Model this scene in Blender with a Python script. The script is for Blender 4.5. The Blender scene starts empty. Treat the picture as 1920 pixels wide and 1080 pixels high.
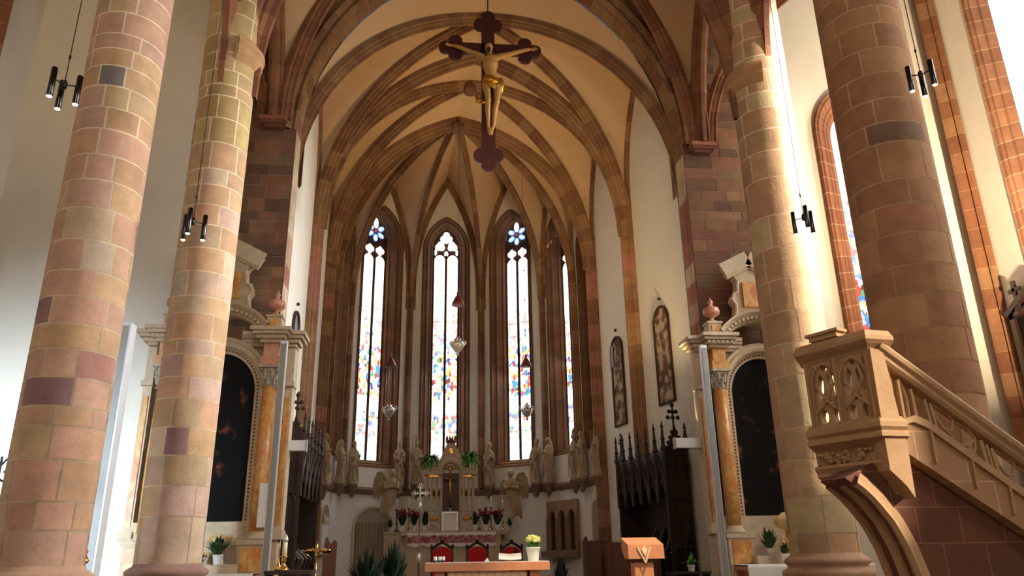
import bpy, bmesh, math, random
from mathutils import Vector, Matrix, Quaternion
R_ = random.Random(7)
SC = bpy.context.scene
COL = SC.collection
PI = math.pi
V = Vector

# ------------------------------------------------------------------ camera
FPX, PITCH, YAW, ROLL, CZ = 1440.0, math.radians(19.3), math.radians(6.06), math.radians(-0.93), 1.6
_cp, _sp, _cy, _sy = math.cos(PITCH), math.sin(PITCH), math.cos(YAW), math.sin(YAW)
CF = V((_sy*_cp, _cy*_cp, _sp)); _r = V((_cy, -_sy, 0)); _u = _r.cross(CF)
CR = math.cos(ROLL)*_r + math.sin(ROLL)*_u
CU = -math.sin(ROLL)*_r + math.cos(ROLL)*_u
cam_d = bpy.data.cameras.new('camera'); cam = bpy.data.objects.new('camera', cam_d); COL.objects.link(cam)
cam_d.sensor_width = 36; cam_d.lens = FPX/1920*36; cam_d.clip_end = 300; cam_d.clip_start = .05
M = Matrix((CR, CU, -CF)).transposed().to_4x4(); M.translation = V((0, 0, CZ)); cam.matrix_world = M
SC.camera = cam

def ray(x, y):
    return CF + CR*((x-960)/FPX) - CU*((y-540)/FPX)
def at(x, y, Y):                       # point seen at photo pixel (x, y) on the vertical plane at depth Y
    d = ray(x, y); d = d*(Y/d.y); return V((d.x, d.y, d.z+CZ))
def atz(x, y, Z):
    d = ray(x, y); d = d*((Z-CZ)/d.z); return V((d.x, d.y, d.z+CZ))
def atl(x, y, P, n):                   # on the plane through P with normal n
    d = ray(x, y); o = V((0, 0, CZ)); k = (V(P)-o).dot(V(n))/d.dot(V(n)); return o+d*k

# ------------------------------------------------------------------ colour
def lin(c):
    c = c/255.0
    return c/12.92 if c <= .04045 else ((c+.055)/1.055)**2.4
def rgb(r, g, b): return (lin(r), lin(g), lin(b), 1.0)
def jit(c, a=.08, rnd=R_):
    k = 1+rnd.uniform(-a, a); t = rnd.uniform(-a, a)*.22; return (min(1, c[0]*k*(1+t)), min(1, c[1]*k), min(1, c[2]*k*(1-t)), 1)

# ------------------------------------------------------------------ materials
MATS = {}
def newmat(name):
    m = bpy.data.materials.new(name); m.use_nodes = True; nt = m.node_tree; nt.nodes.clear()
    o = nt.nodes.new('ShaderNodeOutputMaterial'); MATS[name] = m
    return m, nt, o
def mat(name, col=(128, 128, 128), rough=.6, metal=0., noise=.15, scale=6., bump=0., attr=False, col2=None, spec=.4, stretch=None, sheen=0.):
    m, nt, o = newmat(name); N = nt.nodes; L = nt.links
    b = N.new('ShaderNodeBsdfPrincipled'); L.new(b.outputs[0], o.inputs[0])
    b.inputs['Roughness'].default_value = rough; b.inputs['Metallic'].default_value = metal
    b.inputs['Specular IOR Level'].default_value = spec
    tc = N.new('ShaderNodeTexCoord'); mp = N.new('ShaderNodeMapping'); L.new(tc.outputs['Object'], mp.inputs[0])
    if stretch: mp.inputs['Scale'].default_value = stretch
    nz = N.new('ShaderNodeTexNoise'); nz.inputs['Scale'].default_value = scale; nz.inputs['Detail'].default_value = 5
    nz.inputs['Roughness'].default_value = .62
    L.new(mp.outputs[0], nz.inputs['Vector'])
    if attr:
        a = N.new('ShaderNodeAttribute'); a.attribute_name = 'col'; src = a.outputs['Color']
    else:
        a = N.new('ShaderNodeRGB'); a.outputs[0].default_value = rgb(*col); src = a.outputs[0]
    if col2 is not None:
        rp = N.new('ShaderNodeValToRGB'); rp.color_ramp.elements[0].position = .38; rp.color_ramp.elements[1].position = .62
        rp.color_ramp.elements[0].color = rgb(*col); rp.color_ramp.elements[1].color = rgb(*col2)
        L.new(nz.outputs['Fac'], rp.inputs[0]); src = rp.outputs[0]
        nz2 = N.new('ShaderNodeTexNoise'); nz2.inputs['Scale'].default_value = scale*3.1; nz2.inputs['Detail'].default_value = 6
        L.new(mp.outputs[0], nz2.inputs['Vector']); nfac = nz2.outputs['Fac']
    else: nfac = nz.outputs['Fac']
    mr = N.new('ShaderNodeMapRange'); mr.inputs[1].default_value = .25; mr.inputs[2].default_value = .75
    mr.inputs[3].default_value = 1-noise; mr.inputs[4].default_value = 1+noise
    L.new(nfac, mr.inputs[0])
    mx = N.new('ShaderNodeVectorMath'); mx.operation = 'SCALE'; L.new(src, mx.inputs[0]); L.new(mr.outputs[0], mx.inputs['Scale'])
    L.new(mx.outputs[0], b.inputs['Base Color'])
    if sheen: b.inputs['Sheen Weight'].default_value = sheen
    if bump:
        bp = N.new('ShaderNodeBump'); bp.inputs['Strength'].default_value = bump; bp.inputs['Distance'].default_value = .02
        nb = N.new('ShaderNodeTexNoise'); nb.inputs['Scale'].default_value = scale*5; nb.inputs['Detail'].default_value = 4
        L.new(mp.outputs[0], nb.inputs['Vector']); L.new(nb.outputs['Fac'], bp.inputs['Height']); L.new(bp.outputs[0], b.inputs['Normal'])
    return m
def emat(name, col, strength):
    m, nt, o = newmat(name); e = nt.nodes.new('ShaderNodeEmission'); e.inputs[0].default_value = rgb(*col); e.inputs[1].default_value = strength
    nt.links.new(e.outputs[0], o.inputs[0]); return m

# ------------------------------------------------------------------ mesh builder
class MB:
    def __init__(s): s.v = []; s.f = []; s.c = []; s.m = []; s.sm = []; s.cur = (.5, .5, .5, 1); s.mi = 0; s.smooth = False
    def vert(s, p): s.v.append(tuple(p)); return len(s.v)-1
    def face(s, idx, c=None): s.f.append(tuple(idx)); s.c.append(c or s.cur); s.m.append(s.mi); s.sm.append(s.smooth)
    def poly(s, pts, c=None): s.face([s.vert(p) for p in pts], c)
    def grid(s, rows, closed=False, c=None, cfun=None):      # rows: list of lists of points
        ids = [[s.vert(p) for p in r] for r in rows]
        for i in range(len(ids)-1):
            n = len(ids[i]); rng = range(n if closed else n-1)
            for j in rng:
                k = (j+1) % n
                s.face((ids[i][j], ids[i][k], ids[i+1][k], ids[i+1][j]), cfun(i, j) if cfun else c)
        return ids
    def box(s, c, d, rz=0., rot=None, col=None, taper=1.):
        c = V(c); x, y, z = d[0]/2, d[1]/2, d[2]/2
        q = rot if rot is not None else Matrix.Rotation(rz, 3, 'Z')
        P = []
        for dz in (-z, z):
            k = taper if dz > 0 else 1
            for dx, dy in ((-x, -y), (x, -y), (x, y), (-x, y)): P.append(s.vert(c+q @ V((dx*k, dy*k, dz))))
        for a in ((3, 2, 1, 0), (4, 5, 6, 7), (0, 1, 5, 4), (1, 2, 6, 5), (2, 3, 7, 6), (3, 0, 4, 7)): s.face([P[i] for i in a], col)
    def bar(s, a, b, w, h=None, up=(0, 0, 1), col=None):     # rectangular bar between two points
        a, b = V(a), V(b); t = b-a; L = t.length; t.normalize(); u = V(up)
        if abs(t.dot(u)) > .98: u = V((0, 1, 0))
        x = t.cross(u).normalized(); y = x.cross(t)
        q = Matrix((x, y, t)).transposed()
        s.box((a+b)/2, (w, h or w, L), rot=q, col=col)
    def lathe(s, prof, c=(0, 0, 0), n=16, rot=None, sx=1., sy=1., col=None, caps=True, ripple=None):
        c = V(c); rows = []
        for r, z in prof:
            row = []
            for k in range(n):
                a = 2*PI*k/n; rr = r*(1+(ripple(a, z) if ripple else 0))
                p = V((rr*math.cos(a)*sx, rr*math.sin(a)*sy, z)); row.append(c+(rot @ p if rot is not None else p))
            rows.append(row)
        ids = s.grid(rows, True, col)
        if caps:
            s.face(ids[0][::-1], col); s.face(ids[-1], col)
    def tube(s, pts, r, n=8, col=None, caps=True, sx=1.):
        pts = [V(p) for p in pts]; rows = []; N = len(pts); up = None
        rr = r if isinstance(r, (list, tuple)) else [r]*N
        for i, p in enumerate(pts):
            t = (pts[min(i+1, N-1)]-pts[max(i-1, 0)]).normalized()
            if up is None:
                up = V((0, 0, 1)) if abs(t.z) < .9 else V((1, 0, 0))
            x = t.cross(up).normalized(); up = x.cross(t).normalized()
            rows.append([p+(x*math.cos(2*PI*k/n)*sx+up*math.sin(2*PI*k/n))*rr[i] for k in range(n)])
        ids = s.grid(rows, True, col)
        if caps: s.face(ids[0][::-1], col); s.face(ids[-1], col)
    def sphere(s, c, r, n=12, m=8, sc=(1, 1, 1), col=None, rot=None):
        c = V(c); rows = []
        for i in range(m+1):
            a = -PI/2+PI*i/m; a = max(-PI/2+.02, min(PI/2-.02, a))
            row = []
            for k in range(n):
                p = V((r*math.cos(a)*math.cos(2*PI*k/n)*sc[0], r*math.cos(a)*math.sin(2*PI*k/n)*sc[1], r*math.sin(a)*sc[2]))
                row.append(c+(rot @ p if rot is not None else p))
            rows.append(row)
        ids = s.grid(rows, True, col); s.face(ids[0][::-1], col); s.face(ids[-1], col)
    def prism(s, pts, d, col=None):                          # polygon (3D points, flat) pushed by vector d
        a = [s.vert(p) for p in pts]; b = [s.vert(V(p)+V(d)) for p in pts]; n = len(a)
        s.face(a[::-1], col); s.face(b, col)
        for i in range(n): s.face((a[i], a[(i+1) % n], b[(i+1) % n], b[i]), col)
    def build(s, name, mats, parent=None, smooth=None, recalc=True, weld=0):
        me = bpy.data.meshes.new(name); me.from_pydata(s.v, [], s.f)
        if not isinstance(mats, (list, tuple)): mats = [mats]
        for m in mats: me.materials.append(m)
        me.polygons.foreach_set('material_index', s.m)
        me.polygons.foreach_set('use_smooth', [bool(smooth) if smooth is not None else x for x in s.sm])
        at_ = me.color_attributes.new('col', 'FLOAT_COLOR', 'CORNER')
        buf = []
        for p, c in zip(me.polygons, s.c): buf += list(c)*p.loop_total
        at_.data.foreach_set('color', buf)
        if recalc or weld:
            bm = bmesh.new(); bm.from_mesh(me)
            if weld: bmesh.ops.remove_doubles(bm, verts=bm.verts, dist=weld)
            bmesh.ops.recalc_face_normals(bm, faces=bm.faces); bm.to_mesh(me); bm.free()
        me.update()
        o = bpy.data.objects.new(name, me); COL.objects.link(o)
        if parent is not None: o.parent = parent; o.matrix_parent_inverse = parent.matrix_world.inverted() if False else Matrix.Translation(-parent.location) if parent.get('world_parts') else Matrix()
        return o

def tag(o, label=None, cat=None, group=None, kind=None):
    if label: o['label'] = label
    if cat: o['category'] = cat
    if group: o['group'] = group
    if kind: o['kind'] = kind
    return o
def thing(name, loc, label, cat, group=None, world=False, rz=0.):     # Empty at the thing's base; world=True: parts given in world coordinates
    o = bpy.data.objects.new(name, None); COL.objects.link(o); o.location = loc; o.rotation_euler = (0, 0, rz); o.empty_display_size = .1
    if world: o['world_parts'] = 1
    return tag(o, label, cat, group)
def copy_tree(o, parent=None):
    c = o.copy(); COL.objects.link(c)
    if parent is not None:
        c.parent = parent; c.matrix_parent_inverse = o.matrix_parent_inverse.copy()
    for ch in [x for x in o.children]: copy_tree(ch, c)
    return c
def struct(mb, name, mats, parent=None, **k):
    o = mb.build(name, mats, parent, **k)
    if parent is None: o['kind'] = 'structure'
    return o
def curve_plate(name, outer, holes, thick, m, bevel=0.):      # flat plate in XZ (local), holes cut, thickness along Y -> mesh
    cu = bpy.data.curves.new(name, 'CURVE'); cu.dimensions = '2D'; cu.fill_mode = 'BOTH'; cu.extrude = thick/2; cu.bevel_depth = bevel
    for pts in [outer]+holes:
        sp = cu.splines.new('POLY'); sp.points.add(len(pts)-1)
        for p, q in zip(sp.points, pts): p.co = (q[0], q[1], 0, 1)
        sp.use_cyclic_u = True
    ob = bpy.data.objects.new(name, cu); COL.objects.link(ob)
    dg = bpy.context.evaluated_depsgraph_get(); me = bpy.data.meshes.new_from_object(ob.evaluated_get(dg))
    bpy.data.objects.remove(ob); bpy.data.curves.remove(cu)
    me.name = name; me.materials.clear(); me.materials.append(m)
    me.transform(Matrix.Rotation(PI/2, 4, 'X'))
    a = me.color_attributes.new('col', 'FLOAT_COLOR', 'CORNER'); c = rgb(150, 118, 88)
    a.data.foreach_set('color', list(c)*len(me.loops))
    return me
def circ(cx, cz, r, n=20, a0=0., a1=2*PI, sx=1., sz=1.):
    full = abs(a1-a0-2*PI) < 1e-6
    return [(cx+r*sx*math.cos(a0+(a1-a0)*k/(n if full else n-1)), cz+r*sz*math.sin(a0+(a1-a0)*k/(n if full else n-1))) for k in range(n)]
def parch(hw, z0, zs, k=1.25, n=9):    # pointed arch contour, half-width hw, sill z0, spring zs, radius k*hw (from left sill, up, over, to right sill)
    r = max(k*hw, hw*1.001); out = [(-hw, z0)]
    cx = r-hw; a_end = math.acos(min(1, (r-hw)/r))
    for i in range(n+1):
        a = a_end*i/n; out.append((cx-r*math.cos(a), zs+r*math.sin(a)))
    left = out[1:]
    return out+[(-x, z) for x, z in left[::-1][1:]]+[(hw, z0)]
def quad_arc(S, B, n=14):              # arc in a vertical plane from springing S (vertical tangent) to crown B
    S, B = V(S), V(B); h = B.z-S.z; d = V((B.x-S.x, B.y-S.y, 0)); D = d.length; d.normalize()
    Rr = (D*D+h*h)/(2*D)
    a_end = math.atan2(h, Rr-D)
    return [S+d*(Rr-Rr*math.cos(a_end*i/n))+V((0, 0, Rr*math.sin(a_end*i/n))) for i in range(n+1)]
def resample(pts, step):
    pts = [V(p) for p in pts]; L = [0]
    for a, b in zip(pts, pts[1:]): L.append(L[-1]+(b-a).length)
    n = max(1, round(L[-1]/step)); out = []; j = 0
    for i in range(n+1):
        t = L[-1]*i/n
        while j < len(L)-2 and L[j+1] < t: j += 1
        k = (t-L[j])/max(1e-9, L[j+1]-L[j]); out.append(pts[j].lerp(pts[j+1], k))
    return out
RIB = [(-.5, -.15), (-.5, .3), (-.36, .42), (-.3, .42), (-.3, .56), (-.16, .74), (-.13, 1), (.13, 1), (.16, .74), (.3, .56), (.3, .42), (.36, .42), (.5, .3), (.5, -.15)]
def sweep(mb, path, prof, w, d, side=None, inner=None, pal=None, vous=.55, mortar=None, sub=2):
    # prof: (b, n) unit pairs; inner: point the rib's face looks towards; coloured voussoir by voussoir
    pal = pal or RIBPAL; mortar = mortar or RIBMORTAR
    P = resample(path, vous/sub); rows = []; N = len(P); Bp = None
    for i, p in enumerate(P):
        t = (P[min(i+1, N-1)]-P[max(i-1, 0)]).normalized()
        if side is not None: B = V(side).normalized()
        else:
            hz = V((P[-1].x-P[0].x, P[-1].y-P[0].y, 0)); B = V((-hz.y, hz.x, 0)).normalized()
        Nn = B.cross(t).normalized()
        if inner is not None and Nn.dot(V(inner)-p) < 0: Nn = -Nn
        rows.append([p+B*b*w+Nn*n*d for b, n in prof])
    # insert mortar strips at joints
    c = jit(R_.choice(pal), .1); R2 = []; cs = []
    for i in range(N-1):
        if i % sub == 0:
            c = jit(R_.choice(pal), .1)
            R2.append(rows[i]); f = .035
            R2.append([a.lerp(b, f) for a, b in zip(rows[i], rows[i+1])]); cs += [mortar, c]
        else: R2.append(rows[i]); cs.append(c)
    R2.append(rows[-1])
    mb.grid(R2, False, cfun=lambda i, j: cs[i] if i < len(cs) else c)
RIBPAL = [rgb(132, 96, 66), rgb(138, 102, 70), rgb(126, 90, 62), rgb(142, 108, 76), rgb(130, 96, 68), rgb(122, 84, 60)]
DARKPAL = [rgb(116, 84, 60), rgb(122, 88, 62), rgb(110, 80, 58), rgb(118, 82, 58)]
PILPAL = [rgb(192, 156, 120), rgb(186, 150, 114), rgb(190, 150, 118), rgb(178, 144, 110), rgb(190, 158, 122), rgb(180, 142, 110), rgb(174, 146, 114)]
RUBPAL = [rgb(124, 90, 66), rgb(110, 80, 60), rgb(134, 100, 74), rgb(102, 76, 60), rgb(126, 86, 64), rgb(114, 90, 70), rgb(96, 70, 56), rgb(118, 78, 62)]
JAMBPAL = [rgb(150, 100, 84), rgb(196, 172, 148), rgb(176, 140, 116), rgb(140, 92, 80), rgb(188, 164, 136)]
MORTAR = rgb(236, 212, 180)
RIBMORTAR = rgb(164, 128, 94)
stone = mat('sandstone', attr=True, rough=.88, noise=.2, scale=3.2, bump=.35, spec=.25)
plaster = mat('lime_plaster', (220, 212, 198), rough=.93, noise=.05, scale=1.1, bump=.15, spec=.2)
webpl = mat('vault_plaster', (200, 166, 128), rough=.95, noise=.06, scale=.9, bump=.12, spec=.2)
M_floor = mat('stone_floor', (120, 96, 80), rough=.5, noise=.2, scale=2)
M_wood = mat('dark_oak', (42, 25, 17), rough=.45, noise=.35, scale=5, stretch=(4, 4, .5), bump=.1)
M_wood2 = mat('brown_oak', (92, 52, 32), rough=.45, noise=.3, scale=5, stretch=(4, 4, .5))
M_crosswood = mat('painted_cross_wood', (72, 26, 18), rough=.5, noise=.2, scale=4)
M_gold = mat('gilding', (214, 160, 66), rough=.3, metal=.85, noise=.2, scale=9)
M_brass = mat('polished_brass', (214, 176, 96), rough=.22, metal=1, noise=.1, scale=9)
M_silver = mat('tarnished_silver', (206, 200, 190), rough=.35, metal=.55, noise=.25, scale=14)
M_chrome = mat('dark_chrome', (60, 58, 58), rough=.14, metal=1, noise=.05)
M_black = mat('black_metal', (22, 20, 19), rough=.4, noise=.1)
M_cream = mat('carved_limestone', (196, 176, 148), rough=.8, noise=.18, scale=7, bump=.2)
M_statue = mat('weathered_statue_stone', (164, 142, 110), rough=.85, noise=.25, scale=7, bump=.2)
M_pulp = mat('pulpit_sandstone', (166, 128, 90), rough=.85, noise=.16, scale=3, bump=.25)
M_marble = mat('red_yellow_marble', (196, 116, 62), rough=.3, noise=.3, scale=4.5, col2=(206, 164, 92), spec=.5, stretch=(1, 1, .6))
M_pinkmarble = mat('pink_marble', (204, 150, 120), rough=.35, noise=.2, scale=4, col2=(196, 128, 96), spec=.5)
M_greymarble = mat('grey_marble', (160, 146, 130), rough=.4, noise=.2, scale=6, col2=(186, 170, 150))
M_redstone = mat('red_altar_stone', (212, 142, 104), rough=.5, noise=.12, scale=3)
M_white = mat('white_linen', (236, 232, 226), rough=.8, noise=.04)
M_whitecer = mat('white_ceramic', (240, 238, 234), rough=.3, noise=.02)
M_gray = mat('grey_metal', (150, 148, 144), rough=.45, noise=.05)
M_whitemetal = mat('white_metal', (226, 226, 226), rough=.4, noise=.03)
M_red = mat('red_velvet', (190, 16, 14), rough=.8, noise=.12, scale=8, sheen=.3)
M_leaf = mat('green_leaf', (46, 74, 34), rough=.75, noise=.4, scale=8)
M_darkleaf = mat('dark_leaf', (26, 44, 24), rough=.8, noise=.4, scale=8)
M_fern = mat('fern_green', (76, 136, 40), rough=.6, noise=.4, scale=8)
M_yellowbud = mat('yellow_green_bud', (220, 220, 130), rough=.6, noise=.2, scale=20)
M_petalred = mat('dark_red_petal', (120, 26, 34), rough=.6, noise=.3, scale=20)
M_petal = mat('cream_petal', (226, 196, 130), rough=.6, noise=.2, scale=20)
M_candle = mat('candle_wax', (236, 226, 190), rough=.5, noise=.03)
M_skin = mat('painted_wood_flesh', (190, 140, 74), rough=.45, noise=.15, scale=7)
M_hair = mat('carved_dark_hair', (50, 28, 18), rough=.6, noise=.2)
M_canopy = mat('dark_red_canopy', (110, 40, 32), rough=.5, noise=.2)
stone_brown = mat('brown_corbel_stone', (128, 96, 76), rough=.9, noise=.2, scale=5)
M_curtain = mat('beige_curtain', (150, 130, 104), rough=.9, noise=.1, scale=3, stretch=(6, 6, .3))
M_frame = mat('dark_picture_frame', (48, 28, 20), rough=.4, noise=.2)
lampglow = emat('lamp_bulb_glow', (255, 236, 200), 9)

def glass_mat(name, seed, clear=.5, strength=2.6):
    # backlit leaded glass: pale above, small coloured quarries and figures below (UV v = height 0..1)
    m, nt, o = newmat(name); N = nt.nodes; L = nt.links
    uv = N.new('ShaderNodeUVMap'); mp = N.new('ShaderNodeMapping'); mp.inputs['Scale'].default_value = (5.5, 34, 1); mp.inputs['Location'].default_value = (seed*3.7, seed*1.9, 0)
    L.new(uv.outputs[0], mp.inputs[0])
    def ramp(v, stops):
        r = N.new('ShaderNodeValToRGB'); r.color_ramp.interpolation = 'CONSTANT'
        e = r.color_ramp.elements; e[0].position = stops[0][0]; e[0].color = stops[0][1]; e[1].position = stops[1][0]; e[1].color = stops[1][1]
        for p, c in stops[2:]:
            q = e.new(p); q.color = c
        L.new(v, r.inputs[0]); return r.outputs[0]
    nz = N.new('ShaderNodeTexNoise'); nz.inputs['Scale'].default_value = 1.2; L.new(mp.outputs[0], nz.inputs['Vector'])
    ad = N.new('ShaderNodeMixRGB'); ad.inputs[0].default_value = .25; L.new(mp.outputs[0], ad.inputs[1]); L.new(nz.outputs['Color'], ad.inputs[2])
    vo = N.new('ShaderNodeTexVoronoi'); vo.inputs['Scale'].default_value = 2.2; L.new(ad.outputs[0], vo.inputs['Vector'])
    sp = N.new('ShaderNodeSeparateColor'); L.new(vo.outputs['Color'], sp.inputs[0])
    W = (1, 1, 1, 1)
    c1 = ramp(sp.outputs[0], [(0, W), (.4, rgb(255, 226, 150)), (.5, rgb(240, 60, 40)), (.6, W), (.66, rgb(60, 140, 225)), (.75, rgb(255, 180, 80)), (.83, rgb(60, 160, 110)), (.89, rgb(30, 50, 170)), (.95, rgb(120, 24, 24))])
    vo2 = N.new('ShaderNodeTexVoronoi'); vo2.inputs['Scale'].default_value = 5.5; L.new(ad.outputs[0], vo2.inputs['Vector'])
    sp2 = N.new('ShaderNodeSeparateColor'); L.new(vo2.outputs['Color'], sp2.inputs[0])
    c2 = ramp(sp2.outputs[1], [(0, W), (.62, rgb(255, 232, 190)), (.74, rgb(150, 200, 255)), (.82, rgb(255, 150, 130)), (.9, W)])
    mul = N.new('ShaderNodeMixRGB'); mul.blend_type = 'MULTIPLY'; mul.inputs[0].default_value = 1; L.new(c1, mul.inputs[1]); L.new(c2, mul.inputs[2])
    # how strongly coloured at this height
    su = N.new('ShaderNodeSeparateXYZ'); L.new(uv.outputs[0], su.inputs[0])
    hr = N.new('ShaderNodeValToRGB'); e = hr.color_ramp.elements
    e[0].position = 0; e[0].color = (.12, .12, .12, 1); e[1].position = 1; e[1].color = (0, 0, 0, 1)
    for p, v in ((.05, .3), (.1, .75), (.18, .85), (.2, .25), (.235, .2), (.25, .95), (.42, .95), (.45, .75), (clear, .6), (clear+.07, .1)):
        q = e.new(p); q.color = (v, v, v, 1)
    L.new(su.outputs[1], hr.inputs[0])
    mix = N.new('ShaderNodeMixRGB'); mix.inputs[1].default_value = (1, .985, .96, 1); L.new(hr.outputs[0], mix.inputs[0]); L.new(mul.outputs[0], mix.inputs[2])
    # thin horizontal saddle bars / leads
    em = N.new('ShaderNodeEmission'); L.new(mix.outputs[0], em.inputs[0]); em.inputs[1].default_value = strength
    L.new(em.outputs[0], o.inputs[0]); return m
G_mid = glass_mat('stained_glass_centre', 1, .6, 2.2)
G_l = glass_mat('stained_glass_north', 2, .58, 2.2)
G_r = glass_mat('stained_glass_south', 3, .58, 2.2)
G_warm = glass_mat('stained_glass_warm', 4, .75, 1.6)
G_blue = emat('blue_tracery_glass', (110, 165, 255), 1.7)
G_white = emat('clear_tracery_glass', (255, 253, 248), 2.6)
G_pink = emat('rose_tracery_glass', (255, 226, 226), 2.2)
G_redq = emat('red_tracery_glass', (235, 60, 60), 1.3)
G_clear = emat('clear_leaded_glass', (255, 252, 244), 3.2)

def painting_mat(name, base, spots, thr, scale=2.4):
    m, nt, o = newmat(name); N = nt.nodes; L = nt.links
    b = N.new('ShaderNodeBsdfPrincipled'); b.inputs['Roughness'].default_value = .9; b.inputs['Specular IOR Level'].default_value = .1; L.new(b.outputs[0], o.inputs[0])
    tc = N.new('ShaderNodeTexCoord'); nz = N.new('ShaderNodeTexNoise'); nz.inputs['Scale'].default_value = scale; nz.inputs['Detail'].default_value = 6
    L.new(tc.outputs['Object'], nz.inputs['Vector'])
    r = N.new('ShaderNodeValToRGB'); e = r.color_ramp.elements
    e[0].position = thr; e[0].color = rgb(*base); e[1].position = thr+.16; e[1].color = rgb(*spots[-1])
    for k, c in enumerate(spots[:-1]):
        q = e.new(thr+.05+.05*k); q.color = rgb(*c)
    L.new(nz.outputs['Fac'], r.inputs[0]); L.new(r.outputs[0], b.inputs['Base Color']); return m
M_paint = painting_mat('dark_oil_painting', (24, 22, 22), [(60, 40, 30), (120, 60, 36), (150, 92, 60)], .6)
M_paint2 = painting_mat('brown_panel_painting', (92, 70, 54), [(120, 96, 76), (150, 128, 106), (176, 152, 128)], .42, 3.5)

def thin_glass(name):
    m, nt, o = newmat(name); t = nt.nodes.new('ShaderNodeBsdfTransparent'); e = nt.nodes.new('ShaderNodeEmission'); a = nt.nodes.new('ShaderNodeAddShader')
    t.inputs[0].default_value = (.92, .9, .86, 1); e.inputs[0].default_value = (1, .97, .9, 1); e.inputs[1].default_value = 1.2
    nt.links.new(t.outputs[0], a.inputs[0]); nt.links.new(e.outputs[0], a.inputs[1]); nt.links.new(a.outputs[0], o.inputs[0]); return m
G_thin = thin_glass('thin_clear_glass')

M_stud = mat('dark_stud', (120, 62, 40), rough=.5)
# =================================================================== SETTING
AX = 1.6                                  # nave axis
YE = 19.2                                 # east wall of the nave, chancel arch wall
JL, JR = -3.9, 7.08                       # chancel arch jambs
CH_L = [(-3.92, 20.0), (-3.9, 23.0), (-3.88, 26.2), (-3.8, 27.8), (-3.38, 29.8), (-1.06, 31.5)]
CH_R = [(7.10, 20.0), (6.44, 23.0), (5.87, 26.2), (5.42, 27.8), (4.44, 29.8), (2.0, 31.5)]
ZCH = .5                                  # chancel floor level

def block_wall(mb, P, u, nrm, s0, s1, z0, z1, pal, hr=(.24, .42), lr=(.4, 1.1), g=.012, edge=None, lift=.012):
    P, u, nrm = V(P), V(u).normalized(), V(nrm).normalized(); z = z0
    while z < z1-.02:
        h = min(R_.uniform(*hr), z1-z)
        s = s0; 
        while s < s1-.02:
            l = R_.uniform(*lr); e = min(s+l, s1)
            if s1-e < .18: e = s1
            c = jit(R_.choice(pal), .12)
            q = lambda a, b, k: P+u*a+V((0, 0, b))+nrm*k
            a0, a1, b0, b1 = s+g, e-g, z+g*R_.uniform(.7, 1.4), z+h-g
            lf = lift*R_.uniform(.6, 1.6); F = [q(a0, b0, lf), q(a1, b0, lf), q(a1, b1, lf), q(a0, b1, lf)]; K = [q(a0-.004, b0-.004, 0), q(a1+.004, b0-.004, 0), q(a1+.004, b1+.004, 0), q(a0-.004, b1+.004, 0)]
            mb.poly(F, c)
            for i in range(4): mb.poly([K[i], K[(i+1) % 4], F[(i+1) % 4], F[i]], c)
            s = e
        z += h

def stone_pillar(cx, cy, r, zc, over, label, ztop=20.5, base_z=1.55, seed=1, pal=PILPAL, top_pal=None, taper=0., bc=(182, 146, 120), mort=None):
    rnd = random.Random(seed)
    t = thing('stone_pillar', (cx, cy, 0), label, 'pillar', 'round nave pillars', world=True)
    mb = MB(); mb.smooth = True
    mb.lathe([(r-.004, base_z-.05), (r-.004-taper, ztop)], (cx, cy, 0), 64, col=mort or MORTAR)
    zs = [z for z in zc if base_z < z < ztop]; z = zs[-1]
    while z < ztop: z += rnd.uniform(.36, .56); zs.append(z)
    zs = [base_z]+zs; zz = zs[1]
    a_off = math.atan2(-cy, -cx)           # towards the camera
    ov = []
    for (px, py, c) in over:               # pixel -> angle, height
        d = ray(px, py); o = V((0, 0, CZ)); A = d.x**2+d.y**2; Bq = -2*(d.x*cx+d.y*cy); C = cx*cx+cy*cy-r*r
        k = (-Bq-math.sqrt(max(0, Bq*Bq-4*A*C)))/(2*A); p = o+d*k; ov.append((math.atan2(p.y-cy, p.x-cx) % (2*PI), p.z, c))
    for z0, z1 in zip(zs, zs[1:]):
        cuts = []; a = rnd.uniform(0, .5)
        while a < 2*PI-.35: cuts.append(a); a += rnd.uniform(.6, 1.45)
        for i, a0 in enumerate(cuts):
            a1 = cuts[i+1] if i+1 < len(cuts) else cuts[0]+2*PI
            c = jit(rnd.choice(pal if not top_pal or z0 < top_pal[0] else top_pal[1]), .05, rnd)
            for (oa, oz, oc) in ov:
                if z0 <= oz < z1 and ((oa-a0) % (2*PI)) < (a1-a0): c = rgb(*oc)
            g = .014; ga = g/r; n = max(2, int((a1-a0)/.09)); zA, zB = z0+g, z1-g
            pt = lambda a, zq, rr: V((cx+math.cos(a)*rr, cy+math.sin(a)*rr, zq))
            rows = [[pt(a0+ga+(a1-a0-2*ga)*j/n, zq, r-taper*(zq-base_z)/(ztop-base_z)) for j in range(n+1)] for zq in (zA, zB)]
            mb.grid(rows, False, c)
            mb.smooth = False; ri = r-.012
            for (A, Bz) in ((rows[0], zA), (rows[1], zB)):
                mb.grid([A, [V((cx+(p.x-cx)*ri/r, cy+(p.y-cy)*ri/r, p.z)) for p in A]], False, c)
            mb.smooth = True
    mb.build('shaft', stone, t)
    b = MB(); b.smooth = True
    b.lathe([(r+.34, 0), (r+.34, .55), (r+.3, .6), (r+.26, .66), (r+.26, 1.05), (r+.24, 1.1), (r+.2, 1.14)], (cx, cy, 0), 32, col=rgb(*bc))
    b.lathe([(r+.17, 1.12), (r+.2, 1.2), (r+.18, 1.27), (r+.1, 1.31), (r+.08, 1.36), (r+.13, 1.4), (r+.14, 1.45), (r+.09, 1.5), (r+.02, 1.54), (r, 1.58)], (cx, cy, 0), 48, col=rgb(*bc))
    b.build('base', stone, t)
    return t

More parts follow.
